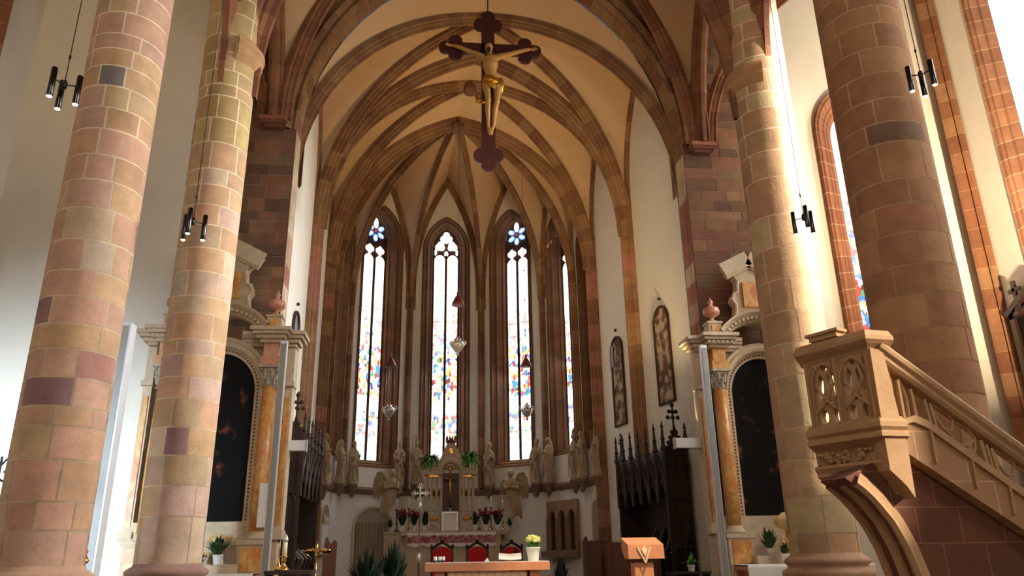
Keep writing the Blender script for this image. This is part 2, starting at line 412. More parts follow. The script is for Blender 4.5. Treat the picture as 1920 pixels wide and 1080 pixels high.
def zlist(x0, x1, ys, Y): # joint heights read along the pillar's near face
    out = []
    for y in ys:
        k = (y-ys[0])/(ys[-1]-ys[0]) if len(ys) > 1 else 0
        out.append(at(x0+(x1-x0)*k, y, Y).z)
    return out
PUR, GRY, DGR, YEL, RST = (140, 104, 104), (158, 146, 134), (122, 112, 106), (196, 172, 126), (196, 146, 110)
zl = zlist(85, 255, [995, 940, 860, 797, 760, 705, 652, 605, 553, 505, 447, 388, 335, 288, 240, 200, 160, 122, 90, 62, 22], 11-.55)
stone_pillar(-5.0, 11.0, .545, zl, [(75, 585, PUR), (75, 740, PUR), (210, 145, DGR), (160, 415, GRY), (150, 570, (196, 152, 128)), (100, 800, (192, 148, 122)), (110, 680, (194, 152, 128)), (95, 890, (188, 142, 118)), (205, 680, (170, 122, 108)), (160, 470, (186, 164, 140)), (200, 440, (190, 162, 134)), (120, 960, (190, 146, 122)), (40, 960, (180, 132, 110))],
             'big round sandstone pillar rising from the bottom corner beside the white aisle wall, lower blocks pinkish', seed=3, taper=.0,
             pal=PILPAL+[rgb(192, 150, 126), rgb(186, 148, 126)]*3)
zl = zlist(320, 433, [968, 910, 853, 800, 745, 705, 663, 635, 585, 553, 507, 463, 420, 382, 345, 315, 265, 220, 178, 157, 130], 15-.56)
stone_pillar(-4.62, 15.0, .56, zl, [(310, 828, PUR), (320, 690, (178, 142, 130)), (330, 535, (178, 166, 146)), (310, 1000, (178, 150, 128)), (300, 650, (190, 160, 138)), (300, 880, (180, 150, 130)), (350, 940, (186, 152, 138))],
             'round sandstone pillar in front of the altar with the dark arched painting, dark purple block low on it', seed=11,
             pal=PILPAL+[rgb(192, 166, 138), rgb(190, 158, 138), rgb(186, 154, 132)]*2, bc=(142, 110, 98), top_pal=(9.6, [rgb(180, 154, 104), rgb(168, 140, 96), rgb(184, 152, 112)]))
zl = zlist(1548, 1440, [1000, 930, 860, 800, 700, 640, 580, 520, 460, 400, 330, 280, 240, 200, 170, 130], 15-.62)
stone_pillar(7.6, 15.0, .65, zl, [], 'round sandstone pillar whose one side is struck by bright sunlight, behind the pulpit', seed=21,
             pal=PILPAL+[rgb(190, 170, 130)]*2)
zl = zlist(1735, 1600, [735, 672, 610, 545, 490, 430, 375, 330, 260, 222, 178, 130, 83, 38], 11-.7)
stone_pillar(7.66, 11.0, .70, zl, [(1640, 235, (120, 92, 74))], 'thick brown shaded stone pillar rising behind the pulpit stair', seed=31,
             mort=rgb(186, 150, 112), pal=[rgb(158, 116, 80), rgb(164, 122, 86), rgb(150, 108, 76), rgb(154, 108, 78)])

# ---- floor
mb = MB(); mb.poly([(-13, -8, 0), (17, -8, 0), (17, 20.5, 0), (-13, 20.5, 0)], rgb(120, 100, 84)); struct(mb, 'floor', M_floor)
mb = MB()                                    # chancel platform with two steps and the higher sanctuary
mb.box((1.6, 17.6+8, .25), (10.9, 22, .5)); mb.box((1.6, 14.3, .12), (9.0, 1.4, .24)); mb.box((1.6, 16.2, .25), (8.8, 6, .5)); mb.box((1.0, 29.3, .6), (6.5, 4.4, .5))
struct(mb, 'floor_chancel', M_floor)

# ---- nave east wall: plaster outside, coursed rubble beside the arch
def arch_pts(n=16, off=0., zb=0.):
    R = 7.0+off; zs = 12.9; hw = (JR-JL)/2; c = (JR+JL)/2; cx = hw-7.0
    ae = math.acos(-cx/R) if False else math.acos(max(-1, min(1, (7.0-hw)/R)))
    L = [V((JL-off, YE, zb))]+[V((c-hw+7.0-R*math.cos(ae*i/n), YE, zs+R*math.sin(ae*i/n))) for i in range(n+1)]
    return L+[V((2*c-p.x, p.y, p.z)) for p in L[::-1][1:]]
arch = arch_pts()
mb = MB()
half = len(arch)//2
for th in (0,):
    L = [p for p in arch[:half+1]]
    rows = [[V((-12.2, YE, p.z)), p] for p in L]; mb.grid(rows, False, rgb(170, 140, 112))
    rows = [[V((2*AX-p.x-.02, YE, p.z)), V((16.6, YE, p.z))] for p in L]; mb.grid(rows, False, rgb(170, 140, 112))
    mb.poly([(-12.2, YE, L[-1].z), (16.6, YE, L[-1].z), (16.6, YE, 21.5), (-12.2, YE, 21.5)], rgb(170, 140, 112))
# the aisle window opening is a recess applied in front; see window_6
struct(mb, 'wall_east', plaster)
mb = MB()
def stone_side(s0, s1, nx):
    mb.poly([(s0, YE-.03, .0), (s1, YE-.03, 0), (s1, YE-.03, 18.3), (s0, YE-.03, 18.3)], rgb(150, 124, 100))
    block_wall(mb, (0, YE-.03, 0), (1, 0, 0), (0, -1, 0), s0, s1, 0, 18.2, RUBPAL)
    mb.poly([(s0, YE-.03, 0), (s0, YE, 0), (s0, YE, 18.3), (s0, YE-.03, 18.3)], rgb(150, 124, 100))
    mb.poly([(s1, YE-.03, 0), (s1, YE, 0), (s1, YE, 18.3), (s1, YE-.03, 18.3)], rgb(150, 124, 100))
stone_side(-5.75, JL-.02, 1); stone_side(JR+.02, 9.2, 1)
struct(mb, 'wall_east_rubble', stone)

# ---- chancel arch: soffit (Y 19.2-20) and moulded front order
mb = MB()
pth = resample(arch, .28); rows = []; cs = []; c = None
prof_y = [(0, -.05), (0.0, .12), (.06, .2), (0.0, .28), (0.0, .66), (.08, .8)]   # (inset towards opening -, depth)
Ctr = lambda p: V((AX, p.y, min(p.z, 12.9)))
T = []
for i, p in enumerate(pth):
    t = (pth[min(i+1, len(pth)-1)]-pth[max(i-1, 0)]).normalized(); n = V((0, 1, 0)).cross(t).normalized()
    if n.dot(Ctr(p)-p) < 0: n = -n
    T.append([p+V((0, dy, 0))-n*ins for ins, dy in prof_y])
k = 0; span = 2; R2 = []; cs = []
for i in range(len(T)-1):
    if k == 0: c = jit(R_.choice(JAMBPAL if pth[i].z < 13 else RIBPAL), .08); span = R_.choice([2, 2, 3])
    R2.append(T[i])
    if k == 0: R2.append([a.lerp(b, .07) for a, b in zip(T[i], T[i+1])]); cs += [RIBMORTAR, c]
    else: cs += [c]
    k = (k+1) % span
R2.append(T[-1]); mb.grid(R2, False, cfun=lambda i, j: cs[i])
struct(mb, 'trim_chancel_arch', stone)
mb = MB(); A0, A1 = arch_pts(16, .07), arch_pts(16, 1.6)
mb.grid([[V((p.x, 19.97, p.z)) for p in A0], [V((p.x, 19.97, p.z)) for p in A1]]); struct(mb, 'wall_arch_back', plaster)
mb = MB()                                         # front order: rolls springing above the corbels
o2 = [p for p in arch_pts(16, .42) if p.z > 12.85]
sweep(mb, o2, [(-.5, 0), (-.5, .3), (-.42, .5), (-.3, .55), (-.22, .4), (-.12, .45), (-.05, .75), (.08, .75), (.14, .45), (.25, .5), (.38, .4), (.5, .15), (.5, 0)], .86, -.34, side=None, pal=RIBPAL, vous=.6)
MBA = mb
# (sweep uses the vertical plane of the path; turn profile so depth runs along -Y)
mb = MB()
def sweep_wall(mb, path, prof, pal, vous=.6, nrm=(0, -1, 0), ctr=None):
    P = resample(path, vous/2); R2 = []; cs = []; c = None
    rows = []
    for i, p in enumerate(P):
        t = (P[min(i+1, len(P)-1)]-P[max(i-1, 0)]).normalized(); n = V(nrm).cross(t).normalized()
        if ctr is not None and n.dot(V(ctr)-p) < 0: n = -n
        rows.append([p+n*a+V(nrm)*d for a, d in prof])       # a>0: towards the centre of the opening
    for i in range(len(rows)-1):
        R2.append(rows[i])
        if i % 2 == 0:
            c = jit(R_.choice(pal), .08); R2.append([a.lerp(b, .05) for a, b in zip(rows[i], rows[i+1])]); cs += [RIBMORTAR, c]
        else: cs += [c]
    R2.append(rows[-1]); mb.grid(R2, False, cfun=lambda i, j: cs[i])
sweep_wall(mb, o2, [(.42, -.02), (.42, .05), (.36, .1), (.28, .06), (.22, .14), (.12, .2), (.05, .12), (-.05, .1), (-.12, .2), (-.2, .26), (-.27, .16), (-.36, .08), (-.4, -.02)], RIBPAL, ctr=(AX, YE, 12))
struct(mb, 'trim_chancel_arch_order', stone)

# ---- ribs and webs
trim_n = [0]
def rib(path, w=.34, d=.36, inner=None, vous=.55, pal=None, prof=RIB):
    mb = MB(); sweep(mb, path, prof, w, d, inner=inner, pal=pal, vous=vous); trim_n[0] += 1
    return struct(mb, 'trim_%d' % trim_n[0], stone)
def web(name, pairs):
    mb = MB(); mb.smooth = True
    for A, B in pairs:
        n = 12; A = [V(p) for p in A]; B = [V(p) for p in B]
        A = rs(A, n); B = rs(B, n); rows = []
        for p, q in zip(A, B):
            rows.append([p.lerp(q, k/5)+V((0, 0, .0)) for k in range(6)])
        mb.grid(rows)
    return struct(mb, name, webpl)
def rs(P, n):
    L = [0]
    for a, b in zip(P, P[1:]): L.append(L[-1]+(b-a).length)
    out = []; j = 0
    for i in range(n+1):
        t = L[-1]*i/n
        while j < len(L)-2 and L[j+1] < t: j += 1
        k = (t-L[j])/max(1e-9, L[j+1]-L[j]); out.append(P[j].lerp(P[j+1], k))
    return out
ZS = 11.6                                          # chancel springing height
def P3(p, z): return V((p[0], p[1], z))
bays = [(0, 1, V((1.45, 21.5, 18.9))), (1, 2, V((1.15, 24.6, 18.4)))]
BOSS = V((.75, 26.2, 17.75))
crown = {0: V((1.59, 20.0, 19.75)), 1: V((1.27, 23.0, 18.5)), 2: BOSS}
inn = V((1.2, 24, 9))
cells = []
trans = {}
for k in (1, 2):
    for sd, CH in (('L', CH_L), ('R', CH_R)):
        q = quad_arc(P3(CH[k], ZS), crown[k]); trans[(k, sd)] = q; rib(q, .34, .42, inn)
for sd, CH in (('L', CH_L), ('R', CH_R)): trans[(0, sd)] = [V((p.x, 19.98, p.z)) for p in (arch_pts(16, .02)[1:18] if sd == 'L' else arch_pts(16, .02)[::-1][1:18])]
for (a, b, bs) in bays:
    for sd, CH in (('L', CH_L), ('R', CH_R)):
        wa = (P3(CH[a], 0)+P3(CH[b], 0))/2; wa.z = 17.4
        dg = {}
        for k in (a, b):
            q = quad_arc(P3(CH[k], ZS)+(V(((-.34 if sd == 'L' else .34), -.1, 0)) if k == 0 else V((0, 0, 0))), bs); dg[k] = q; rib(q, .27, .34, inn)
            wq = quad_arc(P3(CH[k], 13.2), wa); wq = [P3(CH[k], ZS)]+wq; dg[(k, 'w')] = wq
            rib(wq, .2, .2, P3((AX, wa.y), 14), vous=.7)
            cells.append((q, wq)); cells.append((q, trans[(k, sd)]))
web('ceiling_chancel', cells)
cells = []
APX = {}
for sd, CH in (('L', CH_L), ('R', CH_R)):
    ribs_ = {}
    for k in (3, 4, 5):
        q = quad_arc(P3(CH[k], ZS), BOSS+V((0, .1, -.02))); ribs_[k] = q; rib(q, .21, .28, V((.8, 27, 9)))
    ribs_[2] = trans[(2, sd)]
    for k in (2, 3, 4):
        a, b = CH[k], CH[k+1]; ap = (P3(a, 0)+P3(b, 0))/2; ap.z = 17.7 if k > 2 else 16.8
        for c in (k, k+1):
            wq = [P3(CH[c], ZS)]+quad_arc(P3(CH[c], 12.6), ap); rib(wq, .22, .22, V((.8, 27, 12)), vous=.7); cells.append((ribs_[c], wq))
ap = V(((CH_L[5][0]+CH_R[5][0])/2, 31.5, 17.9))
for sd, CH in (('L', CH_L), ('R', CH_R)):
    wq = [P3(CH[5], ZS)]+quad_arc(P3(CH[5], 12.6), ap); rib(wq, .26, .24, V((.8, 27, 12)), vous=.7)
    q = quad_arc(P3(CH[5], ZS), BOSS+V((0, .1, -.02))); cells.append((q, wq))
web('ceiling_apse', cells)
for nm, b, r in (('keystone_boss', BOSS+V((0, .05, -.34)), .3), ('keystone_boss', bays[1][2]+V((0, 0, -.36)), .27), ('keystone_boss', bays[0][2]+V((0, 0, -.36)), .27)):
    mb = MB(); mb.lathe([(r*.3, -.16), (r*.8, -.12), (r, -.04), (r, .1), (r*.8, .16)], b, 16, col=rgb(110, 76, 60), ripple=lambda a, z: .06*math.cos(6*a))
    o = mb.build(nm, stone); tag(o, None, 'keystone', 'vault keystones')
    o['label'] = {0: 'round dark keystone where the apse ribs meet above the centre window', 1: 'lobed dark keystone of the vault just beside the cross arm', 2: 'dark keystone at the top of the vault above the crucifix'}[[i for i, q in enumerate((BOSS, bays[1][2], bays[0][2])) if (q-b).length < .6][0]]

# ---- chancel side walls, piers and apse windows
def wall_panel(A, B, z0, z1, op, name, inside, wm=plaster, edge=.0, back=None, wn=None, pal=None):
    # op: (s_centre, front half width, sill, spring, back half width, depth, k) or None
    A, B = V((A[0], A[1], 0)), V((B[0], B[1], 0)); u = (B-A); L = u.length; u.normalize(); n = V((-u.y, u.x, 0))
    if n.dot(V((inside[0], inside[1], 0))-A) < 0: n = -n
    Q = lambda s, z, d=0: A+u*s+V((0, 0, z))+n*d
    mb = MB()
    if op is None:
        mb.poly([Q(0, z0), Q(L, z0), Q(L, z1), Q(0, z1)]); return struct(mb, name, wm)
    sc, hw, sill, spr, bhw, dep, k = op
    C = parch(hw, sill, spr, k); h = len(C)//2
    mb.poly([Q(0, z0), Q(L, z0), Q(L, sill), Q(0, sill)])
    mb.grid([[Q(0, z), Q(sc+x, z)] for x, z in C[:h+1]]); mb.grid([[Q(sc+x, z), Q(L, z)] for x, z in C[h:]])
    mb.poly([Q(0, C[h][1]), Q(sc+C[h][0], C[h][1]), Q(L, C[h][1]), Q(L, z1), Q(0, z1)])
    struct(mb, name, wm)
    # splayed, moulded stone reveal
    mb = MB(); rows = []
    steps = [(0, .03), (.0, .0), (.06, -.02), (.1, .02), (.16, -.08), (.3, -.16), (.36, -.13), (.42, -.2), (.55, -.34), (.62, -.3), (.7, -.4), (1.0, -dep/1.0)]
    steps = [(0, .03), (0, -.0), (.1, -.05*dep), (.16, -.02*dep), (.24, -.14*dep), (.42, -.3*dep), (.5, -.27*dep), (.58, -.42*dep), (.8, -.72*dep), (.86, -.7*dep), (.92, -.85*dep), (1, -dep)]
    cont = []
    C2 = C
    for x, z in C2: pass
    bs = sill+.35; hF = C[h][1]-spr
    bz = spr+.4 if hw > .95 else spr-.05
    Bc = parch(bhw, bs, bz, k)
    for (x, z), (x2, z2) in zip(C, Bc):
        rows.append([Q(sc+x+(x2-x)*f, z+(z2-z)*f, d) for f, d in steps])
    # subdivide along the straight jambs for coursing
    rr = []; cs = []
    pal = pal or DARKPAL
    for i in range(len(rows)-1):
        ln = (rows[i][0]-rows[i+1][0]).length; m = max(1, round(ln/.5))
        for j in range(m):
            c = jit(R_.choice(pal), .06)
            rr.append([a.lerp(b, j/m) for a, b in zip(rows[i], rows[i+1])]); cs.append(c)
    rr.append(rows[-1]); mb.grid(rr, False, cfun=lambda i, j: cs[i])
    a, b = rows[0], rows[-1]
    mb.grid([a, b], False, jit(RIBPAL[0], .1))            # sloping sill
    struct(mb, name.replace('wall', 'trim')+'_reveal', stone)
    return (Q, sc, bhw, bs, bz, dep, k)

def bar_poly(mb, pts, w, d, col):        # thin frame strip along 3-D points
    for a, b in zip(pts, pts[1:]): mb.bar(a, b, w, d, col=col)

def lancet(num, W, glass, head, strength=None):
    Q, sc, hw, z0, zs, dep, k = W
    C = parch(hw, z0, zs, k); ztop = max(z for x, z in C); T = V((0, 0, 0))
    base = Q(sc, z0, -dep)
    t = bpy.data.objects.new('window_%d' % num, None); COL.objects.link(t); t['kind'] = 'structure'
    hz = zs-(1.85 if head == 'rose' else .85)*hw                              # where the tracery head starts
    # lights: two glass strips (rectangles with small cusped heads)
    for sgn in (-1, 1):
        mb = MB(); x0, x1 = (.05*hw, .93*hw) if sgn > 0 else (-.93*hw, -.05*hw)
        cx, w = (x0+x1)/2, (x1-x0)/2
        ring = [(x0, z0)]+[(x0, hz-.2)]+[(cx+w*.86*math.cos(PI-PI*j/8), hz-.2+w*1.25*math.sin(PI*j/8)**.8 if 0 < j < 8 else hz-.2) for j in range(9)]+[(x1, hz-.2), (x1, z0)]
        # strip grid for UV
        NN = 24; vs = []
        for j in range(NN+1):
            z = z0+(hz-.2-z0)*j/NN; vs.append([Q(sc+x0, z, -dep+.02), Q(sc+x1, z, -dep+.02)])
        for j in range(1, 7):
            f = j/6; z = hz-.2+w*1.3*f; ww = w*math.sqrt(max(0.02, 1-f*f)); vs.append([Q(sc+cx-ww, z, -dep+.02), Q(sc+cx+ww, z, -dep+.02)])
        mb.grid(vs)
        o = mb.build('glass_light', glass, t); uvl = o.data.uv_layers.new(name='UVMap')
        inv = 1/(ztop-z0)
        for lp in o.data.loops:
            co = o.data.vertices[lp.vertex_index].co; s = (co-Q(sc, 0, -dep+.02)); s.z = 0
            uvl.data[lp.index].uv = ((s.length if (co-Q(sc, co.z, -dep+.02)).dot(Q(1, 0)-Q(0, 0)) > 0 else -s.length)*1.0, (co.z-z0)*inv)
    # dark stone head plate, mullion and edge
    mb = MB(); dk = rgb(70, 48, 36)
    hd = [(x, z) for x, z in C if z > hz-.01]; hd = [(-hw, hz-.2)]+hd+[(hw, hz-.2)]
    mb.prism([Q(sc+x, z, -dep-.03) for x, z in hd], (Q(0, 0, 0)-Q(0, 0, .04)), dk)
    mb.build('tracery', stone, t)
    mb = MB(); mb.bar(Q(sc, z0, -dep+.04), Q(sc, hz+.1, -dep+.04), .1*hw, .1, up=(1, 0, 0), col=dk)
    for sgn in (-1, 1): mb.bar(Q(sc+sgn*hw*.965, z0, -dep+.02), Q(sc+sgn*hw*.965, zs, -dep+.02), .07*hw, .08, up=(1, 0, 0), col=dk)
    mb.build('mullion', stone, t)
    mb = MB(); nb = 15
    for j in range(1, nb): 
        z = z0+(hz-z0)*j/nb; mb.bar(Q(sc-hw*.94, z, -dep+.045), Q(sc+hw*.94, z, -dep+.045), .012, .012, col=rgb(40, 30, 24))
    mb.build('saddle_bar', M_black, t)
    H = ztop-hz; dd = -dep+.03
    def lobe(name, x, z, rx, rz, m, rot=0., pt=0.):
        mb = MB(); pts = []
        for j in range(16):
            a = 2*PI*j/16; px, pz = rx*math.cos(a), rz*math.sin(a)*(1+pt*math.sin(a))
            px, pz = px*math.cos(rot)-pz*math.sin(rot), px*math.sin(rot)+pz*math.cos(rot); pts.append(Q(sc+x*hw+px, z+pz, dd))
        mb.prism(pts, Q(0, 0, .01)-Q(0, 0, 0)); mb.build(name, m, t)
    if head == 'rose':
        for sgn in (-1, 1):                       # quatrefoils above each light
            for (dx, dz) in ((0, .3), (0, -.05), (-.2, .14), (.2, .14)): lobe('glass_foil', sgn*.46+dx, hz+(.5+dz)*hw, .18*hw, .23*hw, G_pink)
        z2 = hz+2.2*hw
        lobe('glass_eye', 0, z2, .09*hw, .13*hw, G_redq)
        for a in (90, 150, 210, 270, 330, 30):
            top = a == 90; a = math.radians(a); R2 = (.6 if top else .5)*hw
            lobe('glass_petal', math.cos(a)*R2/hw*1.05, z2+math.sin(a)*R2*1.1, .21*hw, (.42 if top else .31)*hw, G_white if top else G_blue, rot=a-PI/2)
            if not top: lobe('glass_petal', math.cos(a)*R2/hw*1.1, z2+math.sin(a)*R2*1.16,   .13*hw, .22*hw, G_white, rot=a-PI/2)
    elif head == 'trefoil':
        lobe('glass_foil', 0, hz+.3*hw, .15*hw, .24*hw, G_white)
        for sgn in (-1, 1): lobe('glass_foil', sgn*.82, hz+.42*hw, .1*hw, .24*hw, G_white)
        for (x, z, s) in ((-.43, 1.05, .27), (-.62, .86, .24), (-.33, .82, .22), (.43, 1.05, .27), (.62, .86, .24), (.33, .82, .22), (0, 1.86, .26), (-.22, 1.56, .25), (.22, 1.56, .25), (0, 1.42, .22)):
            lobe('glass_foil', x, hz+z*hw, s*hw, s*hw*1.15, G_white)
    return t

inside = (1, 25)
ZT = 19.2
for nm, CH in (('left', CH_L), ('right', CH_R)):
    for k in (0, 1):
        wall_panel(CH[k], CH[k+1], 0, ZT, None, 'wall_%s_%s' % (nm, 'ab'[k]), inside)
    # short bay before the apse with a deep blind niche
    W = wall_panel(CH[2], CH[3], 0, ZT, (.88, .55, 5.2, 13.0, .34, .5, 1.6), 'wall_%s_c' % nm, inside)
    Q, sc, hw, z0, zs, dep, kk = W; mb = MB(); C = parch(hw, z0, zs, kk); mb.poly([Q(sc+x, z, -dep) for x, z in C], rgb(120, 84, 60)); struct(mb, 'wall_%s_niche' % nm, stone)
LC = {}
L3 = (V((CH_L[3][0], CH_L[3][1], 0))-V((CH_L[4][0], CH_L[4][1], 0))).length
W1 = wall_panel(CH_L[3], CH_L[4], 0, ZT, (L3*.47, .8, 5.2, 13.9, .46, .62, 1.7), 'wall_apse_a', inside)
L4 = (V((CH_L[4][0], CH_L[4][1], 0))-V((CH_L[5][0], CH_L[5][1], 0))).length
W2 = wall_panel(CH_L[4], CH_L[5], 0, ZT, (L4*.5, 1.02, 4.95, 14.5, .56, .7, 1.7), 'wall_apse_b', inside)
W3 = wall_panel(CH_L[5], CH_R[5], 0, ZT, (1.53, 1.04, 4.95, 14.4, .58, .72, 1.7), 'wall_apse_c', inside)
W4 = wall_panel(CH_R[5], CH_R[4], 0, ZT, (L4*.5, 1.02, 4.95, 14.5, .56, .7, 1.7), 'wall_apse_d', inside)
W5 = wall_panel(CH_R[4], CH_R[3], 0, ZT, (L3*.53, .8, 5.2, 13.9, .46, .62, 1.7), 'wall_apse_e', inside)
lancet(1, W1, G_warm, 'rose'); lancet(2, W2, G_l, 'rose'); lancet(3, W3, G_mid, 'trefoil'); lancet(4, W4, G_r, 'rose'); lancet(5, W5, G_r, 'rose')
# responds: slender shafts from floor to springing
for CH, sg in ((CH_L, 1), (CH_R, -1)):
    for k, r in ((1, .2), (2, .2), (3, .13), (4, .14), (5, .14)):
        mb = MB(); p = V((CH[k][0], CH[k][1], 0)); d = (V((1.0, 26.5 if k > 2 else p.y, 0))-p).normalized()
        pts = [p+V((0, 0, z)) for z in (4.2, ZS+.05)] if k > 2 else [p+V((0, 0, z)) for z in (4.3 if k == 1 else .5, ZS+.05)]
        sweep(mb, pts, RIB, r*2, r*1.7, side=V((-d.y, d.x, 0)), inner=p+d*5+V((0, 0, 8)), vous=.5, pal=JAMBPAL[:1]+RIBPAL if k < 3 else RIBPAL); trim_n[0] += 1
        struct(mb, 'trim_%d' % trim_n[0], stone)
# string course round the apse
mb = MB()
zsc = 4.05
for CH in (CH_L, CH_R):
    pts = [V((p[0], p[1], zsc)) for p in CH[2:]]
    if CH is CH_L: pts.append(V((CH_R[5][0], CH_R[5][1], zsc)))
    for a, b in zip(pts, pts[1:]):
        m = (a+b)/2; d = V((1, 26.5, zsc))-m; u = (b-a).normalized(); n = V((-u.y, u.x, 0)); n = n if n.dot(d) > 0 else -n
        for i in range(max(1, round((b-a).length/.8))):
            nn = max(1, round((b-a).length/.8)); p, q = a.lerp(b, i/nn), a.lerp(b, (i+1)/nn); c = jit(rgb(128, 98, 82), .08)
            mb.prism([p+n*-.02+V((0, 0, -.14)), p+n*.1+V((0, 0, -.1)), p+n*.16+V((0, 0, .04)), p+n*.04+V((0, 0, .14)), p-n*.02+V((0, 0, .14))], q-p, c)
struct(mb, 'trim_string_course', stone)

# ---- nave last bay: corbels, ribs, webs
for nm, C0, pil, sg, px in (('left', V((-4.5, YE, 13.05)), V((-4.62, 15.0, 0)), 1, 0), ('right', V((7.62, YE, 12.75)), V((7.6, 15.0, 0)), -1, 0)):
    t = thing('rib_corbel', (C0.x, C0.y, C0.z), {'left': 'moulded stone corbel carrying the vault ribs beside the arch, above the left altar', 'right': 'moulded red stone corbel carrying the vault ribs beside the arch, above the right altar'}[nm], 'corbel', 'rib corbels beside the chancel arch', world=True)
    mb = MB(); mb.box(C0+V((0, -.2, -.0)), (.72, .42, .12), col=rgb(150, 96, 74)); mb.box(C0+V((0, -.18, -.09)), (.66, .36, .08), col=rgb(120, 76, 58)); mb.box(C0+V((0, -.13, -.17)), (.5, .26, .1), col=rgb(110, 70, 54))
    mb.build('ledge', stone, t)
    mb = MB()
    for dx, w in ((-.26, .16), (-.1, .16), (.06, .16), (.22, .16)):
        sweep(mb, [C0+V((dx, -.12, .05)), C0+V((dx, -.12, .8)), C0+V((dx*1.02, -.1, 1.3))], RIB, w, .2, side=(1, 0, 0), inner=C0+V((dx, -5, 1)), vous=.45, pal=[rgb(140, 92, 66), rgb(148, 100, 72), rgb(132, 84, 62)])
    mb.build('rib_bundle', stone, t)
    ZC = 21.0; nb = V((AX, 17.1, ZC)); S = C0+V((.12*sg, -.1, .06))
    rp = .56 if sg > 0 else .65; pl = pil+V((sg*(rp-.42), 0, 11.2)); RP = [rgb(136, 90, 64), rgb(144, 98, 70), rgb(128, 84, 62)]
    dgA = quad_arc(S, nb); dgB = quad_arc(pil+V((sg*.12, .1, 11.2)), nb); inn2 = V((AX, 16, 10))
    rib(dgA, .34, .36, inn2, pal=RP); rib(dgB, .34, .4, inn2, pal=RP)
    apx = V(((C0.x+pil.x)/2, 17.1, 17.6))
    a1 = quad_arc(C0+V((-.05*sg, -.05, .06)), apx); a2 = quad_arc(pil+V((0, .12, 11.2)), apx)
    rib(a1, .42, .4, V((apx.x, 17.1, 12)), pal=RP); rib(a2, .5, .44, V((apx.x, 17.1, 12)), pal=RP)
    rib(quad_arc(C0+V((-.2*sg, -.1, .06)), V((C0.x-3*sg, 17.1, 17.4))), .26, .3, V((C0.x-1*sg, 17, 10)), pal=RP)
    trn = quad_arc(pl, V((AX, 15.0, ZC))); rib(trn, .5, .5, inn2, pal=RP)
    # arcade towards the camera side and the transverse arch over the aisle
    rib(quad_arc(pil+V((0, -.12, 11.2)), V((pil.x, 13.0, 17.0))), .5, .44, V((pil.x, 13, 10)), pal=RP)
    lat = [C0+V((0, 0, .2))]+a1; lat2 = [pl]+a2
    ea = [V((p.x, YE-.02, p.z)) for p in quad_arc(C0, V((AX, YE, ZC)))]
    web('ceiling_nave_%s' % nm, [(dgA, lat), (dgB, lat2), (dgA, ea), (dgB, trn)])
    # little half-capital on the nave face of the pillar, where the ribs spring
    t2 = thing('springer_capital', (pil.x, pil.y, 11.9), {'left': 'half round moulded springer capital high on the pillar before the left altar', 'right': 'half round moulded springer capital high on the sunlit pillar'}[nm], 'capital', 'springer capitals', world=True)
    r = .56 if sg > 0 else .65
    mb = MB(); mb.smooth = True; n = 14; rows = []
    a0 = (-.35*PI if sg > 0 else .62*PI) ; a1_ = a0+.78*PI if sg > 0 else a0+.78*PI
    for rr, z in ((r-.02, -.28), (r+.02, -.22), (r+.1, -.12), (r+.13, -.04), (r+.13, .1), (r+.16, .12), (r+.16, .2), (r-.02, .42)):
        rows.append([V((pil.x+math.cos(a0+(a1_-a0)*k/n)*rr, pil.y+math.sin(a0+(a1_-a0)*k/n)*rr, 12.05+z)) for k in range(n+1)])
    mb.grid(rows, False, rgb(182, 140, 100)); mb.build('moulding', stone, t2)

# ---- aisle walls and ceilings
mb = MB(); mb.poly([(-11.2, -8, 0), (-11.2, YE, 0), (-11.2, YE, 21.5), (-11.2, -8, 21.5)]); struct(mb, 'wall_left', plaster)
mb = MB(); mb.poly([(-12, -8, 0), (17, -8, 0), (17, -8, 21.5), (-12, -8, 21.5)]); struct(mb, 'wall_west', plaster)
mb = MB(); mb.poly([(-12, -8, 21.4), (17, -8, 21.4), (17, YE, 21.4), (-12, YE, 21.4)]); struct(mb, 'ceiling', webpl)
